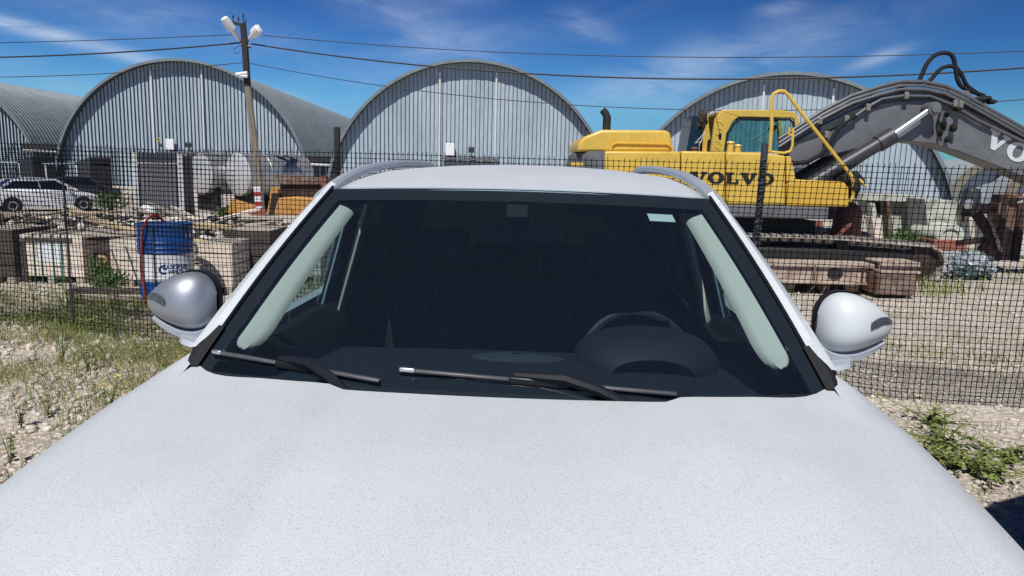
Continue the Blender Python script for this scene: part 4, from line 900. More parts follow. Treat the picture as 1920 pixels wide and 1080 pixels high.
m = MB(); m.tube([(c(1337, 194)[0], CY0, c(1337, 194)[1]), (c(1367, 0)[0], CY0, c(0, 218)[1])], .006, 4); m.blob((c(1367, 0)[0], CY0 - .02, c(0, 220)[1]), .03, .03, .045, 1, .05); m.blob((c(1475, 0)[0], CY0 + .2, c(0, 203)[1]), .08, .1, .06, 3, .2); mk('aerial', m, blackm, cab)
# boom
BY0, BY1 = 13.55, 14.1
def bq(px, py, Y=BY0): return e(px, py, Y)
upper = [(1478, 268), (1500, 250), (1540, 228), (1585, 203), (1630, 183), (1680, 170), (1735, 167), (1790, 176), (1850, 203), (1920, 242), (2010, 300), (2060, 345)]
lower = [(2062, 372), (2030, 378), (1980, 360), (1920, 332), (1860, 308), (1800, 285), (1750, 270), (1700, 265), (1660, 268), (1600, 281), (1540, 296), (1495, 308), (1480, 300)]
m = MB(); m.prism([bq(*p) for p in upper + lower], BY0, BY1); boom = mk('boom', m, greyp, EX, bev=.02)
m = MB(); m.prism([bq(*p) for p in ((1770, 176), (1778, 168), (1822, 169), (1836, 186), (1832, 200))], BY0 + .08, BY1 - .08); mk('boom_top_bracket', m, greyp, boom, bev=.015)
m = MB(); m.prism([bq(p[0], p[1] + 9) for p in ((1480, 262), (1540, 226), (1630, 183), (1680, 171), (1735, 168), (1790, 177), (1850, 204), (1920, 244))] + [bq(*p) for p in ((1920, 262), (1850, 222), (1790, 196), (1735, 188), (1680, 192), (1630, 205), (1540, 250))], BY0 - .035, BY0 - .008); mk('pipe_channel', m, dgrey, boom)
m = MB(); m.prism([bq(*p) for p in ((1675, 262), (1700, 222), (1737, 203), (1741, 250), (1735, 268))], BY0 - .012, BY0 - .003); 
for k, (dy, dp, r) in enumerate(((-.09, -8, .028), (-.10, 0, .026), (-.10, 7, .026), (.15, -6, .028), (.28, -6, .028))):
    base = [(1462, 268), (1500, 243), (1545, 214), (1600, 186), (1650, 170), (1690, 160), (1735, 160), (1775, 168), (1810, 184), (1860, 212), (1920, 246), (1990, 290)]
    m = MB(); m.tube([(bq(a, b + dp, 13.5 + dy)[0], BY0 + dy if dy < 0 else BY0 + dy, bq(a, b + dp, 13.5 + dy)[1]) for a, b in base], r, 8); mk('hydraulic_pipe', m, mat('pipe_grey', (.15, .16, .175), .35, .3), boom, smooth=True)
low = [(1545, 298), (1562, 262), (1575, 235), (1600, 218), (1625, 200), (1650, 186), (1690, 180), (1740, 181), (1780, 196), (1830, 226), (1920, 268)]
m = MB(); m.tube([(bq(a, b)[0], BY0 - .07, bq(a, b)[1]) for a, b in low[3:]], .026, 8); mk('hydraulic_pipe', m, mat('pipe_grey', (.15, .16, .175), .35, .3), boom, smooth=True)
m = MB(); m.tube([(bq(a, b)[0], BY0 - .10, bq(a, b)[1]) for a, b in ((1480, 307), (1510, 304), (1535, 290), (1553, 265), (1566, 243), (1582, 229), (1600, 218))], .04, 8); mk('rubber_hose', m, blackm, boom, smooth=True)
for (a, b) in ((1694, 180), (1623, 202), (1583, 224), (1785, 195), (1795, 197), (1533, 227), (1546, 253)):
    m = MB(); q = bq(a, b); m.box(q[0] - .04, q[0] + .04, BY0 - .13, BY0 - .02, q[1] - .06, q[1] + .06); mk('pipe_clamp', m, mat('clamp_metal', (.25, .24, .20), .5, .3), boom, bev=.01)
for pts, r in ((((1725, 160), (1735, 140), (1745, 118), (1760, 102), (1778, 97), (1793, 103), (1799, 125), (1803, 148), (1812, 162), (1835, 172), (1858, 180)), .038), (((1735, 160), (1752, 148), (1768, 130), (1782, 123), (1798, 124), (1810, 138), (1820, 158), (1835, 170), (1855, 184)), .036)):
    m = MB(); P = [Vector((bq(a, b)[0], BY0 + .12, bq(a, b)[1])) for a, b in pts]; Q = []
    for i in range(len(P) - 1):
        p0, p1, p2, p3 = P[max(0, i - 1)], P[i], P[i + 1], P[min(len(P) - 1, i + 2)]
        for k in range(4):
            u = k / 4; Q.append(.5 * ((2 * p1) + (p2 - p0) * u + (2 * p0 - 5 * p1 + 4 * p2 - p3) * u * u + (3 * p1 - p0 - 3 * p2 + p3) * u ** 3))
    m.tube(Q, r, 10); mk('rubber_hose', m, blackm, boom, smooth=True)
for (a, b, s_) in ((1840, 188, .10), (1852, 184, .07), (1828, 190, .07), (1862, 190, .06), (1692, 165, .05), (1700, 172, .06)): q = bq(a, b); m = MB(); m.blob((q[0], BY0 + .06, q[1]), s_ * 1.3, .12, s_ * .7, a, .5); mk('hose_fitting', m, soot, boom)
m = MB()
for (a, b, w_, h_) in ((1770, 215, .04, .05), (1763, 235, .025, .09), (1782, 240, .05, .08), (1757, 250, .025, .06), (1790, 205, .05, .04), (1772, 262, .045, .06)): q = bq(a, b); m.blob((q[0], BY0 - .10, q[1]), w_, .09, h_, a, .4)
m.tube([(bq(1762, 200)[0], BY0 - .06, bq(1762, 200)[1]), (bq(1755, 225)[0], BY0 - .08, bq(1755, 225)[1]), (bq(1760, 250)[0], BY0 - .06, bq(1760, 250)[1])], .022, 6)
mk('valve_block', m, soot, boom)
m = MB(); q0 = bq(1746, 204, 13.4); m.tube([(q0[0], 13.28, q0[1]), (q0[0], 13.6, q0[1])], .115, 20); m.tube([(q0[0], 13.25, q0[1]), (q0[0], 13.29, q0[1])], .07, 16); mk('boom_pin', m, greyp, boom, smooth=True)
for yy in (13.36, 14.30):
    a, b, d_ = e(1520, 345, 13.36), e(1667, 258, 13.36), e(1742, 206, 13.36)
    m = MB(); m.tube([(a[0], yy, a[1]), (b[0], yy, b[1])], .125, 18); tb_ = Vector((b[0] - a[0], 0, b[1] - a[1])).normalized(); B = Vector((b[0], yy, b[1])); m.tube([B - tb_ * .22, B + tb_ * .08], .15, 18); cy_ = mk('boom_cylinder', m, dgrey, EX, smooth=True)
    m = MB(); m.tube([B, (d_[0], yy, d_[1])], .055, 14); mk('piston_rod', m, chrome, cy_, smooth=True)
    if yy < 14: 
        m = MB(); m.tube([(a[0] + .15, yy - .02, a[1] - .1), (b[0] - .1, yy - .02, b[1] - .16), (b[0] + .05, yy, b[1] - .1)], .022, 6); mk('cylinder_pipe', m, dgrey, cy_)
Md = Matrix.Translation((bq(1853, 277)[0], BY0 - .006, bq(1853, 277)[1])) @ Matrix.Rotation(R(24), 4, 'Y') @ Matrix.Translation((-.14, 0, 0)); word_volvo(.32, 1.02, Md, letter_w, boom)
# arm and bucket beyond the frame
a1 = bq(2045, 360); m = MB(); m.prism([(a1[0] - .25, a1[1] + .5), (a1[0] + .35, a1[1] + .45), (a1[0] + 1.5, .35), (a1[0] + 1.2, .25)], BY0 + .08, BY1 - .08); arm = mk('dipper_arm', m, greyp, EX, bev=.02)
m = MB(); bx = a1[0] + 1.3; m.prism([(bx - .1, .5), (bx + .35, .45), (bx + .5, 0), (bx + .3, -.2), (bx - .5, -.22), (bx - .2, .05)], 13.2, 14.4); mk('bucket', m, rust, EX, bev=.02)
# handrails
def rail(pts, Y, r=.030, nm='handrail'):
    m = MB(); m.tube([(e(a, b, Y)[0], Y, e(a, b, Y)[1]) for a, b in pts], r, 8); mk(nm, m, yellow, EX, smooth=True)
rail([(1443, 284), (1447, 235), (1446, 186), (1450, 176), (1460, 171), (1470, 171), (1478, 178), (1500, 208), (1597, 330), (1600, 345), (1600, 362), (1598, 372), (1592, 378)], 12.60)
rail([(1440, 284), (1470, 287), (1482, 283), (1486, 272), (1487, 240), (1480, 239), (1479, 252), (1487, 255)], 12.62, .022)
rail([(1600, 330), (1612, 338), (1622, 348)], 12.8)
m = MB(); q = e(1605, 360); m.blob((q[0] + .05, 12.9, q[1] + .1), .16, .3, .22, 9, .6); m.blob((q[0] + .2, 13.2, q[1] + .2), .2, .3, .12, 2, .6); m.box(e(1596, 0)[0], e(1612, 0)[0], 12.7, 14.9, .85, 1.3); mk('front_fittings', m, soot, EX)
# tracks
def track(yc, w):
    xa, xb, zb_, zt_ = 2.75, 7.05, -.18, .50
    path = []; rA = (zt_ - zb_) / 2
    def P(u): pass
    top = [(xa + (xb - xa) * k / 40, zt_ + .07 * math.sin(PI * k / 40) - .06 * k / 40) for k in range(41)]
    endr = [(xb + rA * .95 * math.sin(PI * k / 12), zb_ + rA - .03 + (rA - .03) * math.cos(PI * k / 12)) for k in range(1, 12)]
    bot = [(xb - (xb - xa) * k / 40, zb_) for k in range(41)]
    endl = [(xa - rA * .95 * math.sin(PI * k / 12), zb_ + rA - rA * math.cos(PI * k / 12)) for k in range(1, 12)]
    loop = [Vector((a, 0, b)) for a, b in top + endr + bot + endl]; loop.append(loop[0])
    d = [0]; 
    for a, b in zip(loop, loop[1:]): d.append(d[-1] + (b - a).length)
    n = int(d[-1] / .19); m = MB()
    T = bpy.data.objects.new('track', None); COL.objects.link(T); T.parent = EX; T.location = (0, yc, 0)
    m = MB(); m.box(-.088, .088, -w / 2, w / 2, -.012, .02); m.box(-.08, -.055, -w / 2, w / 2, .02, .05); m.box(-.01, .012, -w / 2, w / 2, .02, .045); m.box(-.07, .07, -.12, .12, -.10, -.012)
    sh = mk('track_shoe', m, mat('track_shoe_steel', (.42, .38, .34), .7, .0, var=.3, scale=8), T)
    first = True
    for i in range(n):
        s_ = d[-1] * i / n; k = max(j for j in range(len(d)) if d[j] <= s_); k = min(k, len(loop) - 2); p = loop[k].lerp(loop[k + 1], (s_ - d[k]) / max(1e-6, d[k + 1] - d[k])); t = (loop[k + 1] - loop[k]).normalized()
        Mx = Matrix.Translation(p) @ Matrix.Rotation(math.atan2(-t.z, t.x), 4, 'Y')
        if first: sh.matrix_local = Mx; first = False
        else: inst(sh, T, Mx)
    m = MB(); m.box(xa, xb, -w * .32, w * .32, zb_ + .16, zt_ - .14); mk('track_frame', m, soot, T, bev=.05)
    for (x, r_, z_) in [(x, .14, zb_ + .16) for x in np.linspace(xa + .3, xb - .3, 8)] + [(xa + 1.3, .10, zt_ - .08), (xb - 1.4, .10, zt_ - .08)]:
        m = MB(); m.lathe([(r_, -w * .3), (r_, w * .3)], 16, M=Matrix.Translation((x, 0, z_)) @ Matrix.Rotation(R(90), 4, 'X')); mk('roller', m, soot, T, smooth=True)
    for x in (xa, xb):
        m = MB(); m.lathe([(.08, -w * .36), (rA - .10, -w * .30), (rA - .07, w * .30), (.08, w * .36)], 20, M=Matrix.Translation((x, 0, zb_ + rA)) @ Matrix.Rotation(R(90), 4, 'X')); mk('idler_wheel', m, rust_dk, T, smooth=True)
track(12.85, .6); track(15.2, .6)

# ------------------------------------------------------------------ blue drum
dp_ = G(316, 566); DR = thing('oil_drum', 'blue and white oil drum with red hose looped over its rim', 'drum', (dp_.x, dp_.y, gh(dp_.x, dp_.y)), R(0))
rd = .292; hd = .90
def ring(a, b, m_, nm, ribs=()):
    pr = [(rd, a)]
    for z in ribs: pr += [(rd, z - .02), (rd + .010, z), (rd, z + .02)]
    pr += [(rd, b)]; m = MB(); m.lathe(pr, 48); return mk(nm, m, m_, DR, smooth=True)
ring(0, .275, blue, 'drum_base', (.02, .12)); ring(.276, .575, drumw, 'drum_band', (.31,)); ring(.576, hd, blue, 'drum_top', (.60, .65, .71))
m = MB(); m.lathe([(rd - .01, hd - .012), (rd + .008, hd - .01), (rd + .008, hd + .010), (rd - .006, hd + .010), (rd - .012, hd - .01), (.05, hd - .012)], 48); mk('rim_chime', m, blue, DR, smooth=True)
def wrap(mb, ang, z, rr):
    out_ = []
    for x, y, q in mb.v: a = ang + x / rr; out_.append((math.cos(a) * (rr + q), math.sin(a) * (rr + q), z + y))
    mb.v = out_; return mb
ang0 = math.atan2(-dp_.y, -dp_.x)
tm = text_mb('ГАЗПРОМ', .056, .0015); mk('drum_lettering', wrap(tm, ang0 + .33, .425, rd + .002), logo_b, DR)
tm = text_mb('НЕФТЬ', .050, .0015); mk('drum_lettering', wrap(tm, ang0 + .33, .372, rd + .002), logo_b, DR)
m = MB(); rr = []
for k in range(22):
    a = R(60) + R(250) * k / 21; rr.append([(.052 * math.cos(a), .052 * math.sin(a) + .0, .0015), ((.040 - .012 * math.sin(PI * k / 21)) * math.cos(a), (.040 - .012 * math.sin(PI * k / 21)) * math.sin(a), .0015)])
m.grid(rr); m.add([(-.005, .0, .0015), (.035, .0, .0015), (.035, .018, .0015), (.012, .018, .0015), (.02, .075, .0015), (.0, .045, .0015)], [(0, 1, 2, 3, 5), (3, 4, 5)]); mk('drum_emblem', wrap(m, ang0 - .12, .415, rd + .002), logo_b, DR)
m = MB(); m.add([(-.045, -.03, .001), (.045, -.03, .001), (.045, .03, .001), (-.045, .03, .001)], [(0, 1, 2, 3)]); mk('drum_label', wrap(m, ang0 + .95, .78, rd + .001), paper, DR)
m = MB(); a = ang0 - .85; P = [(.05, -.1, hd + .03)]
for (aa, r_, z) in ((ang0 - .45, rd * .6, hd + .10), (ang0 - .55, rd + .0, hd + .09), (ang0 - .72, rd + .04, hd - .05), (ang0 - .85, rd + .03, hd - .25), (ang0 - .93, rd + .03, .4), (ang0 - .80, rd + .03, .15), (ang0 - .75, rd + .05, .0)): P.append((math.cos(aa) * r_, math.sin(aa) * r_, z))
P = [Vector(p) for p in P]; Q = []
for i in range(len(P) - 1):
    p0, p1, p2, p3 = P[max(0, i - 1)], P[i], P[i + 1], P[min(len(P) - 1, i + 2)]
    for k in range(5):
        u = k / 5; Q.append(.5 * ((2 * p1) + (p2 - p0) * u + (2 * p0 - 5 * p1 + 4 * p2 - p3) * u * u + (3 * p1 - p0 - 3 * p2 + p3) * u ** 3))
m.tube(Q, .014, 8); ho = mk('hose', m, redhose, smooth=True); ho.location = DR.location; tag(ho, 'red rubber hose hanging over the blue drum', 'hose')
m = MB(); m.tube([Vector((math.cos(ang0 - .42) * (rd + .012), math.sin(ang0 - .42) * (rd + .012), z)) for z in (hd, .6, .3, .1)], .008, 6); ho = mk('cord', m, dgrey, smooth=True); ho.location = DR.location; tag(ho, 'thin dark cord hanging down the face of the blue drum', 'cord')

# ------------------------------------------------------------------ crates and blocks at left
def crate(px0, px1, pyb, h, m_, label, depth=.8, planks=0, Y=None, frame=None, cat='crate', rz=0.):
    a = G((px0 + px1) / 2, pyb); Y = a.y if Y is None else Y; w = (px1 - px0) / F * Y
    cx_ = X((px0 + px1) / 2, Y)
    t = thing('pallet_crate', label, cat, (cx_, Y, gh(cx_, Y) - .01), rz)
    m = MB(); m.box(-w / 2 + .03, w / 2 - .03, .03, depth - .03, .12, h - .03); mk('crate_core', m, m_, t, bev=.01)
    n = 4
    for k in range(n):
        z0 = .10 + (h - .10) * k / n; mm_ = MB(); mm_.box(-w / 2, w / 2, .0, .028, z0 + .006, z0 + (h - .10) / n - .006 + random.uniform(-.006, .003)); mk('plank', mm_, m_, t, bev=.004)
    for k in range(n):
        z0 = .10 + (h - .10) * k / n; mm_ = MB(); mm_.box(w / 2 - .028, w / 2, .03, depth, z0 + .006, z0 + (h - .10) / n - .008); mk('plank', mm_, m_, t, bev=.004)
    for x in (-w / 2 + .06, 0, w / 2 - .06):
        mm_ = MB(); mm_.box(x - .05, x + .05, .0, depth, 0, .095); mk('skid', mm_, wood_old, t, bev=.004)
    m = MB(); m.box(-w / 2 + .01, w / 2 - .01, 0.01, depth, h - .028, h); mk('lid_board', m, wood_old, t, bev=.004)
    return t, w
t, w = crate(22, 150, 531, .66, blockm, 'beige plank crate with green straps and a white paper sheet')
for k, px in enumerate((58, 72, 94, 110)):
    x = (px - 86) / F * 9.7; m = MB(); m.box(x - .010, x + .010, -.010, -.003, .0, .67); m.box(x - .010, x + .010, -.010, .8, .664, .67); mk('strap', m, strap, t)
m = MB(); m.box((66 - 86) / F * 9.7, (110 - 86) / F * 9.7, -.0028, -.0008, .29, .54); mk('paper_sheet', m, paper, t)
m = MB(); m.box(-.30, .32, -.02, -.0012, .57, .62); m.box(-.33, -.30, -.02, -.001, .05, .60); mk('batten', m, wood_dk, t)
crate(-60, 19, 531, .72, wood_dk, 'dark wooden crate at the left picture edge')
crate(152, 198, 512, .62, wood_dk, 'dark crate added for the shade of the gap behind the strapped crate', Y=10.6)  # dark wood crate added to stand in for a shaded gap
t, w = crate(203, 268, 540, .62, blockm, 'tilted beige block with a slack green strap left of the blue drum', rz=R(4))
m = MB(); m.bar((-.02, -.02, .55), (.12, -.02, .05), .012, .012); mk('strap', m, strap, t); m = MB(); m.bar((-.20, -.02, .5), (-.05, -.02, .02), .012, .012); mk('batten', m, rust, t)
crate(369, 432, 545, .66, blockm, 'beige block pallet just right of the blue drum', Y=9.0)
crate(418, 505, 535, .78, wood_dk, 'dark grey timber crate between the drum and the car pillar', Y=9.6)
crate(500, 600, 530, .62, blockm, 'pale plank crate hidden mostly behind the car pillar', Y=10.2)
def board(px, py, Y, ln, w, th, rz, ry, m_, label, z=None, name='scrap_board', cat='board', group='boards in the scrap heap'):
    p = W(px, py, Y); m = MB(); m.box(-ln / 2, ln / 2, -w / 2, w / 2, -th / 2, th / 2)
    for i in range(len(m.v)): m.v[i] = tuple(Vector(m.v[i]) + Vector((random.uniform(-.04, .04), random.uniform(-.006, .006), random.uniform(-.004, .004))))
    o = mk(name, m, m_, bev=.003); o.location = p if z is None else (p.x, p.y, z); o.rotation_euler = (random.uniform(-.15, .15), ry, rz); tag(o, label, cat, group); return o
board(70, 444, 9.9, 1.8, .25, .05, .05, .0, wood_dk, 'dark plank lying across the strapped crate top', group=None)
board(165, 440, 9.9, 1.5, .30, .05, .1, -.05, wood_old, 'grey plank overhanging from crate top to the drum', group=None)
board(225, 426, 10.2, .85, .12, .05, .1, .28, wood_new, 'raw yellow board sloping down behind the drum', group=None)
board(400, 424, 10.4, .6, .15, .06, .0, .02, wood_new, 'upper raw beam end right of the drum top', group=None)
board(400, 452, 10.4, .6, .15, .05, .0, .02, wood_new, 'lower raw beam end right of the drum top', group=None)
board(330, 402, 12, .9, .12, .04, .2, .4, wood_old, 'pale plank slanting above the drum', group=None)
p = G(220, 590)
for k in range(5):
    board(235 + random.uniform(-6, 6), 592 - 11 * k, 8.1 + .04 * k, 1.15, .12, .09, .02 * k, .0, wood_dk if k % 2 == 0 else wood_old, ('bottom', 'second from bottom', 'middle', 'second from top', 'topmost')[k] + ' old timber of the low stack behind the net below the drum', group='low stack of old timbers behind the net')
cols_ = (wood_old, wood_dk, wood_new, wood_old, blockm)
for i in range(110):
    x = random.uniform(-11.5, -2.6); y = random.uniform(11.2, 19); z = gh(x, y) + random.uniform(.0, .30)
    mq = random.choice(cols_); m = MB(); ln = random.uniform(.4, 2.0); m.box(-ln / 2, ln / 2, -.07, .07, -.02, .02)
    for k in range(8): m.v[k] = tuple(Vector(m.v[k]) + Vector((random.uniform(-.06, .06), random.uniform(-.02, .02), random.uniform(-.01, .01))))
    o = mk('scrap_board', m, mq); o.location = (x, y, z); o.rotation_euler = (random.uniform(-.3, .3), random.gauss(0, .18), random.uniform(-.8, .8)); tag(o, {wood_old.name: 'weathered grey', wood_dk.name: 'dark', wood_new.name: 'raw yellow', blockm.name: 'pale beige'}[mq.name] + ' broken board in the scrap heap beyond the net', 'board', 'broken boards in the scrap heap')
P, S = [], []
for i in range(7000):
    x = random.uniform(-15, -1.0); y = random.uniform(11, 24); s = random.choice((.03, .05, .07, .11)) * random.uniform(.6, 1.3)
    if noise.noise(Vector((x * .5, y * .5, 1))) < -.25: continue
    P.append((x, y, gh(x, y) + s * .3 + random.uniform(0, .16))); S.append(s)
stones(np.array(P), S, rubble_m, 'rubble', 'heap of pale broken rubble in the yard left of the car roof', 'rubble')
P, S = [], []
for i in range(1500):
    x = random.uniform(-12, -2.0); y = random.uniform(11, 20); s = random.uniform(.03, .12)
    P.append((x, y, gh(x, y) + random.uniform(.05, .25))); S.append(s)
stones(np.array(P), S, wood_dk, 'dark_debris', 'dark splintered debris mixed in the scrap heap', 'debris', .5)
m = MB(); p = G(187, 508); m.blob((0, 0, .16), .12, .12, .17, 3, .35); o = mk('stone_block', m, mat('ochre_stone', (.42, .30, .16), .9, var=.2)); o.location = (X(187, 10.0), 10.0, gh(-5.5, 10) + .06); tag(o, 'ochre stone lying between the crates', 'stone')

# ------------------------------------------------------------------ cabinet, tanks, loader parts (around 24-32 m)
a = W(322, 386, 28); t = thing('metal_cabinet', 'tall grey metal cabinet with white frame and side darkened as if shaded', 'cabinet', (X(302, 28), 28, -.75), R(14))
w = 90 / F * 28; h = W(300, 287, 28).z + .75
m = MB(); m.box(-.85, .82, .0, 2.1, .08, h); mk('cabinet_body', m, cabd, t, bev=.02)  # body coloured dark, so the shade of its right side is painted in
m = MB(); m.box(-.88, -.72, -.06, -.005, 0, h); m.box(.66, .84, -.06, -.005, 0, h); m.box(-.72, .66, -.06, -.005, h - .42, h - .34); m.box(-.72, .66, -.06, -.005, 0, .10); mk('cabinet_frame', m, cabw, t, bev=.01)
m = MB(); m.box(-.68, .62, -.03, -.004, .12, h - .44); mk('cabinet_door', m, cabg, t, bev=.01)
m = MB(); m.box(-.70, .64, -.02, -.003, h - .33, h - .02); mk('header_panel', m, cabd, t, bev=.01)
m = MB(); m.box(.9, 1.0, -.2, 2.1, h - .08, h); mk('roof_edge_strip', m, cabw, t)
def tank(px, py, Y, r, ln, rz, label):
    c_ = W(px, py, Y); T = thing('steel_tank', label, 'tank', (c_.x, c_.y, -.8), rz, 'horizontal steel tanks by the pole'); zc = c_.z + .8
    M_ = Matrix.Translation((0, 0, zc)) @ Matrix.Rotation(R(-90), 4, 'X')
    m = MB(); m.lathe([(r, 0), (r, ln * .33), (r + .02, ln * .335), (r, ln * .34), (r, ln)], 40, M=M_); mk('tank_shell', m, tank_m, T, smooth=True)
    m = MB(); m.lathe([(.02, -.22), (r * .4, -.19), (r * .75, -.11), (r * .95, -.03), (r, .0)], 40, M=M_); mk('tank_end', m, tank_end, T, smooth=True)
    for y in (.3, ln - .8):
        m = MB(); m.add([(-r * .8, y, 0), (r * .8, y, 0), (r * .8, y, zc - r * .55), (0, y, zc - r * .98), (-r * .8, y, zc - r * .55), (-r * .8, y + .25, 0), (r * .8, y + .25, 0), (r * .8, y + .25, zc - r * .55), (0, y + .25, zc - r * .98), (-r * .8, y + .25, zc - r * .55)], [(0, 1, 2, 3, 4), (9, 8, 7, 6, 5), (0, 5, 6, 1), (1, 6, 7, 2), (0, 4, 9, 5)]); mk('cradle', m, soot, T)
    m = MB(); m.lathe([(.22, zc + r - .05), (.22, zc + r + .18)], 16, (0, ln * .3, 0)); mk('manhole', m, tank_m, T, smooth=True)
tank(376, 326, 35.5, .97, 4.0, R(-36), 'steel tank with its bright end just right of the cabinet'); tank(446, 327, 35.0, 1.0, 3.6, R(-36), 'steel tank with domed end behind the light pole')
def loader_part():
    Y = 22.0; c0 = W(520, 400, Y); t = thing('loader_bucket', 'rusty orange loader bucket and arms on the scrap heap', 'bucket', (c0.x, Y, 0))
    def q(px, py, y=0): p = W(px, py, Y + y); return Vector((p.x - c0.x, y, p.z))
    def quad(pts, m_, nm, th=.06): 
        m = MB(); m.prism([(q(*p).x, q(*p).z) for p in pts], 0, th); return mk(nm, m, m_, t, bev=.01)
    m = MB(); m.prism([(q(*p).x, q(*p).z) for p in ((520, 328), (608, 334), (612, 346), (526, 346))], -.1, .9); mk('top_beam', m, rust, t, bev=.02)
    quad(((508, 352), (525, 350), (512, 402), (500, 402)), orange, 'side_arm', .25)
    quad(((525, 345), (605, 345), (600, 372), (528, 372)), rust_dk, 'back_plate', .05)
    m = MB(); m.prism([(q(*p).x, q(*p).z) for p in ((532, 370), (560, 368), (610, 372), (600, 402), (522, 402))], -.5, .3); mk('scoop', m, orange, t, bev=.03)
    m = MB(); m.tube([q(522, 331, -.1), q(520, 331, .8)], .07, 10); mk('pivot_pin', m, rust_red, t)
    m = MB(); m.tube([q(608, 330, -.1), q(608, 350, -.1)], .09, 8); mk('pivot_lug', m, rust_red, t)
    m = MB(); m.prism([(q(*p).x, q(*p).z) for p in ((512, 362), (527, 362), (522, 404), (506, 404))], -.12, -.02); mk('dark_link', m, rust_dk, t)
    t2 = thing('bent_steel_plate', 'orange steel plate leaning beside the pole foot', 'steel plate', (c0.x, Y, 0))
    m = MB(); m.add([q(433, 374), q(478, 386), q(476, 402), q(426, 400), q(436, 372, .5), q(480, 384, .5), q(478, 400, .5), q(430, 398, .5)], [(0, 1, 2, 3), (7, 6, 5, 4), (0, 4, 5, 1), (1, 5, 6, 2), (2, 6, 7, 3), (3, 7, 4, 0)]); mk('plate', m, orange, t2, bev=.015)
    m = MB(); m.add([q(472, 392), q(500, 390), q(498, 404), q(470, 404)], [(0, 1, 2, 3)]); mk('bent_lip', m, rust_red, t2, solid=.05)
loader_part()
m = MB(); m.blob((0, 0, .25), .35, .3, .3, 5, .3); o = mk('white_sack', m, whitep, smooth=True); o.location = (X(277, 27), 27, -.65); tag(o, 'white sack lying at the left of the grey cabinet', 'sack')
def bush(px, py, Y, rx, rz_, label, n=900, lsz=.09):
    c_ = W(px, py, Y); t = thing('bush', label, 'bush', (c_.x, Y, gh(c_.x, Y))); lf = MB(); st = MB()
    for k in range(12):
        a = random.uniform(0, 2 * PI); q = random.uniform(.2, .9); st.tube([(0, 0, 0), (math.cos(a) * rx * q * .5, math.sin(a) * rx * q * .5, rz_ * .6), (math.cos(a) * rx * q, math.sin(a) * rx * q, rz_ * random.uniform(.7, 1))], .012, 4)
    for i in range(n):
        d = Vector((random.gauss(0, 1), random.gauss(0, 1), random.gauss(0, 1))).normalized() * random.random() ** .4; d *= 1 + .45 * noise.noise(d * 2.3 + Vector((px, 0, 0)))
        p = Vector((d.x * rx, d.y * rx * .8, rz_ * .5 + d.z * rz_ * .5)); a = Vector((random.gauss(0, 1), random.gauss(0, 1), random.gauss(0, 1))).normalized() * lsz; b = a.cross(Vector((random.gauss(0, 1), random.gauss(0, 1), random.gauss(0, 1)))).normalized() * lsz * .4
        lf.add([p - a * .5, p + b, p + a * .5, p - b], [(0, 1, 2, 3)])
    mk('stem', st, leaf_d, t); mk('foliage', lf, leaf_d, t, kind='stuff')
bush(208, 378, 33, .85, .95, 'dark green bush behind the front of the white sedan'); bush(425, 390, 26, .5, .6, 'green bush under the steel tanks', 600); bush(1695, 440, 17.6, .55, .75, 'leafy green bush before the pale concrete slab', 900, .07); bush(1640, 478, 16, .35, .2, 'grass tuft showing under the excavator track', 250, .08)
bush(185, 475, 9.3, .16, .42, 'weedy bush between crates with pale flowers', 420, .035); bush(205, 540, 8.9, .25, .28, 'green weeds at the foot of the tilted block', 500, .035); bush(1790, 495, 13.5, .45, .10, 'strip of grass under the wrapped bundle', 300, .06)

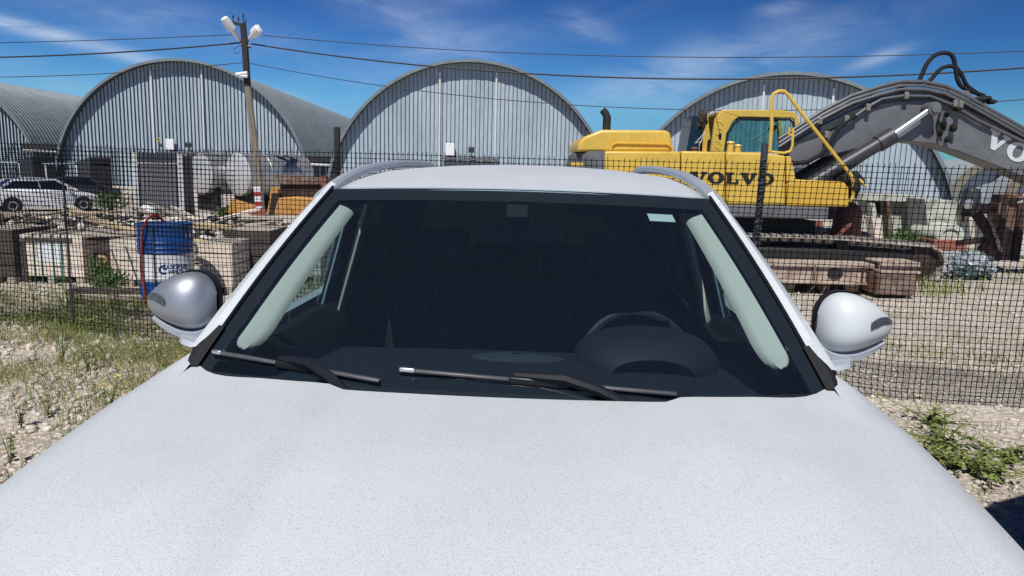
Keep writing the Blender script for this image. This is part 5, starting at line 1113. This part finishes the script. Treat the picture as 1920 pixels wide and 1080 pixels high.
# ------------------------------------------------------------------ sedans
def sedan(x, y, z, rz, paint, label):
    T = thing('sedan', label, 'car', (x, y, z), rz)
    st_ = [(-2.2, .48, .78, .55), (-2.12, .40, .92, .80), (-1.7, .30, 1.0, .86), (-1.0, .24, 1.0, .88), (0, .22, .97, .89), (.9, .24, .93, .88), (1.5, .26, .86, .85), (2.05, .32, .72, .74), (2.2, .42, .60, .5)]
    m = MB(); rows = []
    for (xx, zb_, zt_, hw) in st_: rows.append([(xx, -hw * .96, zb_), (xx, -hw, (zb_ + zt_) / 2), (xx, -hw * .97, zt_ - .08), (xx, -hw * .86, zt_), (xx, 0, zt_ + .03), (xx, hw * .86, zt_), (xx, hw * .97, zt_ - .08), (xx, hw, (zb_ + zt_) / 2), (xx, hw * .96, zb_)])
    m.grid(rows, True); m.f += [tuple(range(9)), tuple(8 * 9 + k for k in range(9))]; mk('body', m, paint, T, smooth=True)
    gh_ = [(-1.75, 1.0, .72), (-1.15, 1.38, .60), (-.5, 1.45, .60), (.1, 1.44, .60), (.45, 1.36, .60), (1.15, .96, .74)]
    m = MB(); m.grid([[(a, -.78, .93), (a, -c_, b - .05), (a, -c_ * .85, b), (a, c_ * .85, b), (a, c_, b - .05), (a, .78, .93)] for a, b, c_ in gh_]); mk('window_band', m, tintg, T, smooth=False)
    m = MB(); m.grid([[(a, -c_ * .95, b - .01), (a, -c_ * .8, b + .015), (a, c_ * .8, b + .015), (a, c_ * .95, b - .01)] for a, b, c_ in gh_[1:5]]); mk('roof', m, paint, T, smooth=True)
    for s in (-1, 1):
        m = MB()
        for (a, b) in (((-1.80, .80, .95), (-1.18, .615, 1.37)), ((1.2, .79, .93), (.45, .615, 1.36)), ((-.25, .80, .95), (-.25, .62, 1.42)), ((-1.2, .615, 1.37), (.45, .615, 1.38))): m.bar((a[0], s * a[1], a[2]), (b[0], s * b[1], b[2]), .04, .09 if a[0] != -.25 else .05)
        mk('window_pillars', m, paint, T)
        m = MB(); m.box(-2.19, -1.92, s * .56 - .2, s * .56 + .22, .74, .90); mk('tail_light', m, redlamp, T, bev=.03)
        m = MB(); m.box(2.0, 2.16, s * .56 - .16, s * .56 + .16, .56, .68); mk('headlight', m, chrome, T, bev=.03)
        m = MB(); m.box(.75, .9, s * .98 - .08, s * .98 + .08, .98, 1.08); mk('door_mirror', m, paint, T, bev=.02)
        for xx in (-1.32, 1.38):
            M_ = Matrix.Translation((xx, s * .80, .31)) @ Matrix.Rotation(R(90), 4, 'X')
            m = MB(); m.lathe([(.2, -.11), (.30, -.11), (.31, .11), (.2, .11)], 24, M=M_); w_ = mk('wheel', m, rubber, T, smooth=True); m = MB(); m.lathe([(.03, -.10), (.19, -.115), (.19, .115), (.03, .1)], 16, M=M_); mk('rim', m, rail_m, w_)
            m = MB(); m.lathe([(.36, -.105), (.36, .105)], 24, M=M_); mk('wheel_arch', m, blackm, T)
    return T
sedan(X(80, 32.6), 32.6, -.80, R(48), sedan_w, 'white sedan parked behind the net at far left'); sedan(X(152, 44), 44, -1.0, R(40), sedan_k, 'dark sedan half hidden behind the white sedan')

# ------------------------------------------------------------------ scrap at right
def beam(px0, py0, px1, py1, Y, hgt, w, m_, label, name='steel_beam', holes=True, ptop=None):
    x0, x1 = X(px0, Y), X(px1, Y); z0 = W(px0, py1, Y).z; t = thing(name, label, 'beam', ((x0 + x1) / 2, Y, z0)); L2 = (x1 - x0) / 2
    m = MB(); m.box(-L2, L2, .05, .07, .0, hgt); mk('web', m, m_, t)
    m = MB(); m.box(-L2, L2, -.0, w, hgt - .03, hgt); m.box(-L2, L2, 0, .03, hgt - .06, hgt - .03); mk('top_flange', m, m_, t, bev=.006)
    m = MB(); m.box(-L2, L2, -.03, w, -.0, .035); mk('bottom_flange', m, m_, t, bev=.006)
    return t, L2
t, L2 = beam(1385, 490, 1662, 528, 10.6, .30, .4, dustbeam, 'long dusty rusty beam lying under the excavator track')
m = MB(); m.lathe([(.05, 0), (.072, .0), (.072, .02), (.05, .02)], 20, M=Matrix.Translation((.42, .045, .15)) @ Matrix.Rotation(R(90), 4, 'X') @ Matrix.Scale(1.5, 4, (1, 0, 0))); mk('hole_rim', m, soot, t); m = MB(); m.lathe([(.07, 0), (.07, .012)], 20, M=Matrix.Translation((.42, .047, .15)) @ Matrix.Rotation(R(90), 4, 'X') @ Matrix.Scale(1.5, 4, (1, 0, 0))); mk('oval_hole', m, blackm, t)
for x in (-.5, .1, .8):
    m = MB(); m.box(x, x + .02, 0.0, .05, .03, .27); mk('stiffener', m, rust, t)
t, L2 = beam(1662, 487, 1737, 512, 10.4, .16, .5, dustbeam, 'short upper beam block at the right end of the long beam')
t, L2 = beam(1658, 515, 1732, 552, 10.3, .28, .5, rust, 'lower rusty box section under the short beam')
m = MB(); m.box(-L2, L2, -.01, .5, .03, .25); mk('box_side', m, rust, t)
p = G(1560, 558); t = thing('axle_frame', 'rusty low axle frame with rollers under the long beam', 'frame', (X(1570, 10.8), 10.8, gh(4.6, 10.8)))
m = MB(); m.box(-1.3, 1.0, .1, .16, .0, .09); m.box(-1.3, 1.0, .4, .46, .0, .09); [m.box(x, x + .07, -.02, .5, .04, .15) for x in (-.9, -.35, .05, .5, .9)]; mk('cross_frame', m, rust_dk, t)
for k, x in enumerate((-1.1, -.62, -.1, .32, .72)):
    m = MB(); m.lathe([(.085, 0), (.10, .02), (.10, .16), (.085, .18)], 16, M=Matrix.Translation((x, .15, .10)) @ Matrix.Rotation(R(90), 4, 'X')); mk('roller', m, dustbeam if k % 2 else rust, t, smooth=True)
m = MB(); m.bar((-.35, -.05, .0), (-.1, .0, .28), .03, .03); m.bar((-.15, -.05, .0), (.02, .0, .28), .03, .03); mk('loose_rod', m, dustbeam, t)
for (px, py, s_) in ((1738, 508, .10), (1700, 552, .09), (1720, 545, .07), (1748, 530, .07)):
    pass
# concrete slabs
Y = 19.0
def q3(px, py, Y): p = W(px, py, Y); return (p.x, p.z)
def slab(pts, Y, th, m_, label, name, cat, parts=()):
    c_ = W(pts[0][0], pts[0][1], Y); t = thing(name, label, cat, (c_.x, Y, 0)); m = MB(); m.prism([(q3(*p, Y)[0] - c_.x, q3(*p, Y)[1]) for p in pts], 0, th); mk('slab', m, m_, t, bev=.02)
    for (nm, pp, y0, y1, mm_) in parts:
        m = MB(); m.prism([(q3(*p, Y)[0] - c_.x, q3(*p, Y)[1]) for p in pp], y0, y1); mk(nm, m, mm_, t, bev=.012)
    return t
slab([(1607, 377), (1652, 377), (1735, 380), (1795, 384), (1800, 470), (1600, 470)], 19, .8, concrete, 'long pale green concrete slab right of the excavator body', 'concrete_slab', 'slab',
     [('top_lip', [(1609, 363), (1728, 367), (1732, 379), (1607, 376)], -.25, .9, concrete), ('rusty_post', [(1653, 378), (1659, 378), (1666, 462), (1656, 462)], -.3, -.1, rust), ('opening', [(1632, 380), (1650, 380), (1650, 407), (1636, 407)], -.03, -.005, rust_dk), ('raking_leg', [(1622, 380), (1630, 380), (1644, 452), (1636, 452)], -.3, -.05, concrete)])
slab([(1735, 372), (1790, 376), (1818, 398), (1820, 455), (1742, 455)], 17.8, .9, concrete, 'lower concrete block with broken corner near the wrapped bundle', 'concrete_block', 'block')
slab([(1636, 408), (1652, 408), (1656, 450), (1640, 450)], 17.5, .4, blockm, 'light brick coloured block leaning under the slab', 'leaning_block', 'block')
slab([(1868, 410), (1925, 405), (1960, 420), (1960, 480), (1868, 480)], 18.5, .9, concrete, 'pale concrete block behind the rusty columns', 'concrete_block', 'block')
cpt = W(1783, 440, 17.2); T = thing('concrete_pipe', 'round concrete pipe end with red painted lower half', 'pipe', (cpt.x, 17.2, 0)); zc = cpt.z
M_ = Matrix.Translation((0, 0, zc - .02)) @ Matrix.Rotation(R(-90), 4, 'X') @ Matrix.Scale(1.25, 4, (1, 0, 0)); m = MB(); m.lathe([(.14, .05), (.16, .0), (.25, .0), (.27, .03), (.27, 1.2)], 28, M=M_); mk('pipe_wall', m, concrete, T, smooth=True); m = MB(); m.box(-.38, .38, -.05, 1.1, zc - .38, zc - .12); mk('red_base', m, rust_red, T, bev=.03)
c_ = W(1600, 428, 14.5); T = thing('rusty_tank', 'red rusty round vessel between excavator track and slab', 'tank', (c_.x, 14.8, 0)); m = MB(); m.lathe([(.02, -.2), (.24, -.2), (.27, -.1), (.27, .35), (.20, .48), (.09, .54), (.09, .62), (.02, .62)], 26, (0, 0, c_.z - .05)); mk('vessel', m, rust_red, T, smooth=True); m = MB(); m.lathe([(.14, c_.z + .58), (.14, c_.z + .62)], 16, (0, 0, 0)); mk('flange', m, rust, T)
c_ = W(1555, 430, 15.5); T = thing('scrap_struts', 'leaning rusty struts seen behind the excavator front', 'scrap frame', (c_.x, 15.8, 0)); m = MB(); m.bar((-.35, 0, c_.z - .4), (-.15, 0, c_.z + .15), .08, .08); m.bar((-.1, 0, c_.z - .4), (-.08, 0, c_.z + .15), .12, .08); m.bar((-.5, 0, c_.z - .3), (-.4, 0, c_.z + .1), .05, .05); mk('strut', m, rust_red, T); m = MB(); m.lathe([(.10, 0), (.17, .02), (.17, .1), (.1, .12)], 20, M=Matrix.Translation((.32, 0, c_.z)) @ Matrix.Rotation(R(90), 4, 'X') @ Matrix.Scale(1.6, 4, (0, 1, 0))); mk('wheel', m, concrete, T, smooth=True)
# rusty columns
c_ = W(1888, 480, 15); T = thing('rusty_column', 'tall pair of rusty steel columns at the right edge', 'steel column', (c_.x, 15, c_.z - .1)); hh = W(1888, 367, 15).z - c_.z
m = MB(); m.box(-.27, -.12, 0, .3, 0, hh + .12); m.box(.12, .24, 0, .3, 0, hh - .1); mk('column_flange', m, rust_dk, T, bev=.01); m = MB(); m.box(-.12, .12, .08, .14, 0, hh + .05); mk('column_web', m, rust, T)
m = MB(); m.blob((.02, .1, hh + .08), .2, .15, .08, 4, .6); m.blob((.2, .1, hh - .1), .1, .12, .06, 7, .6); mk('torn_top', m, rust, T)
m = MB(); m.box(.24, .27, 0, .3, 0, hh - .1); m.box(-.31, -.27, -.02, .3, 0, hh - .05); mk('column_edge', m, rust, T)
c_ = W(1842, 450, 14.8); T = thing('scrap_bucket', 'rusty bent scrap plates crossing beside the columns', 'scrap metal', (c_.x, 14.6, c_.z - .2))
m = MB(); m.bar((-.30, 0, .72), (.22, .05, .10), .05, .20); m.bar((.28, .1, .45), (-.1, .1, .0), .05, .12); mk('bent_plate', m, rust_dk, T); m = MB(); m.bar((-.05, -.05, .60), (.26, -.02, .0), .03, .06); mk('bright_edge', m, dustbeam, T)
m = MB(); m.box(-.08, .13, 0, .3, .72, .92); mk('box_head', m, rust, T, bev=.02); m = MB(); m.box(-.04, .09, -.01, .0, .75, .88); mk('box_hollow', m, rust_dk, T)
m = MB(); m.bar((-.5, .2, .12), (.3, .2, .25), .1, .1); mk('low_bar', m, rust, T)
c_ = W(1798, 400, 18); T = thing('engine_block', 'dark engine unit with hood standing on the concrete block', 'machine', (c_.x, 17.6, c_.z))
m = MB(); m.lathe([(.05, .62), (.16, .60), (.20, .5), (.22, .2), (.2, .05)], 20); mk('hood', m, dgrey, T, smooth=True); m = MB(); m.box(-.08, .14, -.25, .2, -.05, .28); mk('crankcase', m, soot, T, bev=.03); m = MB(); m.lathe([(.09, 0), (.12, .01), (.12, .05), (.09, .06)], 18, M=Matrix.Translation((-.14, -.15, .24)) @ Matrix.Rotation(R(90), 4, 'X')); mk('pulley', m, tank_m, T, smooth=True); m = MB(); m.bar((-.2, 0, .3), (-.1, 0, -.2), .04, .04); m.bar((.16, 0, .2), (.22, 0, -.25), .04, .04); mk('leg', m, rust_dk, T)
# wrapped bundle
c_ = G(1820, 494); T = thing('wrapped_bundle', 'bundle wrapped in grey white and dark green sheeting', 'bundle', (X(1820, 13.3), 13.3, gh(8.3, 13.3)))
def crumple(cx_, cy_, cz_, rx, ry, rz_, seed, m_, nm, n=40, k=24):
    m = MB(); rows = []
    for i in range(k + 1):
        th = PI * i / k; row = []
        for j in range(n):
            ph = 2 * PI * j / n; d = Vector((math.sin(th) * math.cos(ph), math.sin(th) * math.sin(ph), math.cos(th)))
            rdg = 1 - abs(noise.noise(d * 2.2 + Vector((seed, 0, 0)))) * .9 + .16 * noise.noise(d * 4.5 + Vector((0, seed, 0))) + .06 * (1 - abs(noise.noise(d * 8 + Vector((0, seed, 3)))))
            row.append((cx_ + d.x * rx * rdg, cy_ + d.y * ry * rdg, max(0, cz_ + d.z * rz_ * rdg)))
        rows.append(row)
    m.grid(rows, True); return mk(nm, m, m_, T, smooth=False)
crumple(-.20, 0, .20, .38, .3, .30, 2, tarp_w, 'sheet_fold'); crumple(.15, .05, .22, .42, .32, .32, 5, tarp_g, 'sheet_fold'); crumple(.05, -.12, .30, .30, .22, .22, 9, tarp_w, 'sheet_fold'); crumple(.32, -.12, .22, .2, .15, .13, 12, tarp_w, 'sheet_fold'); crumple(-.12, -.22, .16, .25, .14, .16, 15, tarp_g, 'sheet_fold')
# container, hut
Y = 44; x0, x1 = X(1612, Y), X(1703, Y); z0, z1 = -.8, W(1650, 364, Y).z; T = thing('blue_container', 'blue and brown open container in front of the hangar', 'container', ((x0 + x1) / 2, Y, 0)); w = x1 - x0
m = MB(); m.box(-w / 2, w / 2, .0, 3.5, z0, z1 - .45); mk('lower_wall', m, cont_b, T); m = MB(); m.box(-w / 2 + .2, w / 2, .05, 3.4, z1 - .45, z1 - .05); mk('upper_wall', m, cont_b, T); m = MB(); m.box(-w / 2 + .1, w / 2 + .02, -.04, 3.5, z1 - .06, z1); mk('top_edge', m, brownm, T)
m = MB(); m.box(-.45, .3, -.05, .0, z0, z1 - .1); m.box(-1.1, -1.0, -.05, 0, z0, z1 - .4); m.box(-.5, .6, -.06, -.05, z0, z0 + .7); mk('brown_panel', m, brownm, T)
for txt, xx in (('1CS', -.85), ('1CO', .95)):
    tm = text_mb(txt, .34, .004); tm.v = [(xx + a, -.07 - c2, z1 - .92 + b) for a, b, c2 in tm.v]; mk('container_lettering', tm, letter_w, T)
Y = 40; x0 = X(1717, Y); T = thing('small_hut', 'small brown gabled hut roof beside the blue container', 'hut', (x0, Y, -.8)); zt = W(1717, 373, Y).z + .8; m = MB(); m.prism([(-.45, 0), (.45, 0), (.45, zt - .6), (0, zt - .05), (-.45, zt - .6)], 0, 1.5); mk('wall', m, mat('hut_tan', (.25, .19, .13), .8), T); m = MB(); m.bar((-.62, .7, zt - .78), (0, .7, zt), 1.7, .05, up=(0, 0, 1)); m.bar((.62, .7, zt - .78), (0, .7, zt), 1.7, .05); mk('roof', m, brownm, T)

# ------------------------------------------------------------------ unseen van added off to the right of the camera to cast the shade at the lower right corner
VN = thing('unseen_van', 'unseen dark van added outside the right edge to cast the corner shade', 'van', (0, 0, 0))
VN.location = (1.54, 2.09, 0); VN.rotation_euler = (0, 0, R(28)); VN['category'] = 'van'
sd_p = [(0, .30), (0, .62), (-.01, .95), (-.03, 1.10), (-.12, 1.62), (-.22, 1.97), (-4.4, 2.0), (-4.5, 1.6), (-4.55, .35)]
m = MB(); m.grid([[(x, a - c_, b - (.02 if b > 1.5 else 0) * (abs(x - .9) / .9) ** 3) for a, b in [(p[0] + .95 * 0, p[1]) for p in sd_p]] for x, c_ in ((0, .06), (.06, .02), (.5, 0), (1.3, 0), (1.74, .02), (1.8, .06))])
m.f.append(tuple(range(9))); m.f.append(tuple(5 * 9 + k for k in range(9))); vb = mk('van_body', m, sedan_k, VN, smooth=True)
m = MB(); m.add([(.1, -.02, 1.10), (1.7, -.02, 1.10), (1.66, -.115, 1.66), (.14, -.115, 1.66)], [(0, 1, 2, 3)]); mk('windscreen', m, tintg, VN, solid=.012)
for x in (-.006, 1.806):
    for (a, b) in ((-.75, -1.7), (-1.8, -2.9), (-3.0, -4.1)):
        m = MB(); m.add([(x, a - (.12 if a == -.75 else 0), 1.15), (x, b, 1.15), (x, b, 1.68), (x, a - (.35 if a == -.75 else 0), 1.68)], [(0, 1, 2, 3)]); mk('side_window', m, tintg, VN, solid=.008)
for x in (.0, 1.6):
    for y in (-.85, -3.6):
        M_ = Matrix.Translation((x + .1, y, .33)) @ Matrix.Rotation(R(90), 4, 'Y'); m = MB(); m.lathe([(.2, -.11), (.32, -.11), (.33, .11), (.2, .11)], 24, M=M_); w_ = mk('wheel', m, rubber, VN, smooth=True); m = MB(); m.lathe([(.03, -.115), (.2, -.12), (.2, .12), (.03, .115)], 16, M=M_); mk('rim', m, chrome, w_)
for x in (.25, 1.55):
    m = MB(); m.box(x - .17, x + .17, -.06, .015, .70, .84); mk('headlight', m, chrome, VN, bev=.02)
m = MB(); m.box(.5, 1.3, -.03, .012, .55, .78); mk('grille', m, blackp, VN, bev=.01)

# roots of the excavator and the net at their bases
for r_, l_ in ((EX, Vector((4.9, 13.9, -.2))), (FN, Vector((0, fenceY(0), 0)))):
    r_.location = l_
    for c_ in r_.children: c_.matrix_parent_inverse = Matrix.Translation(-l_)
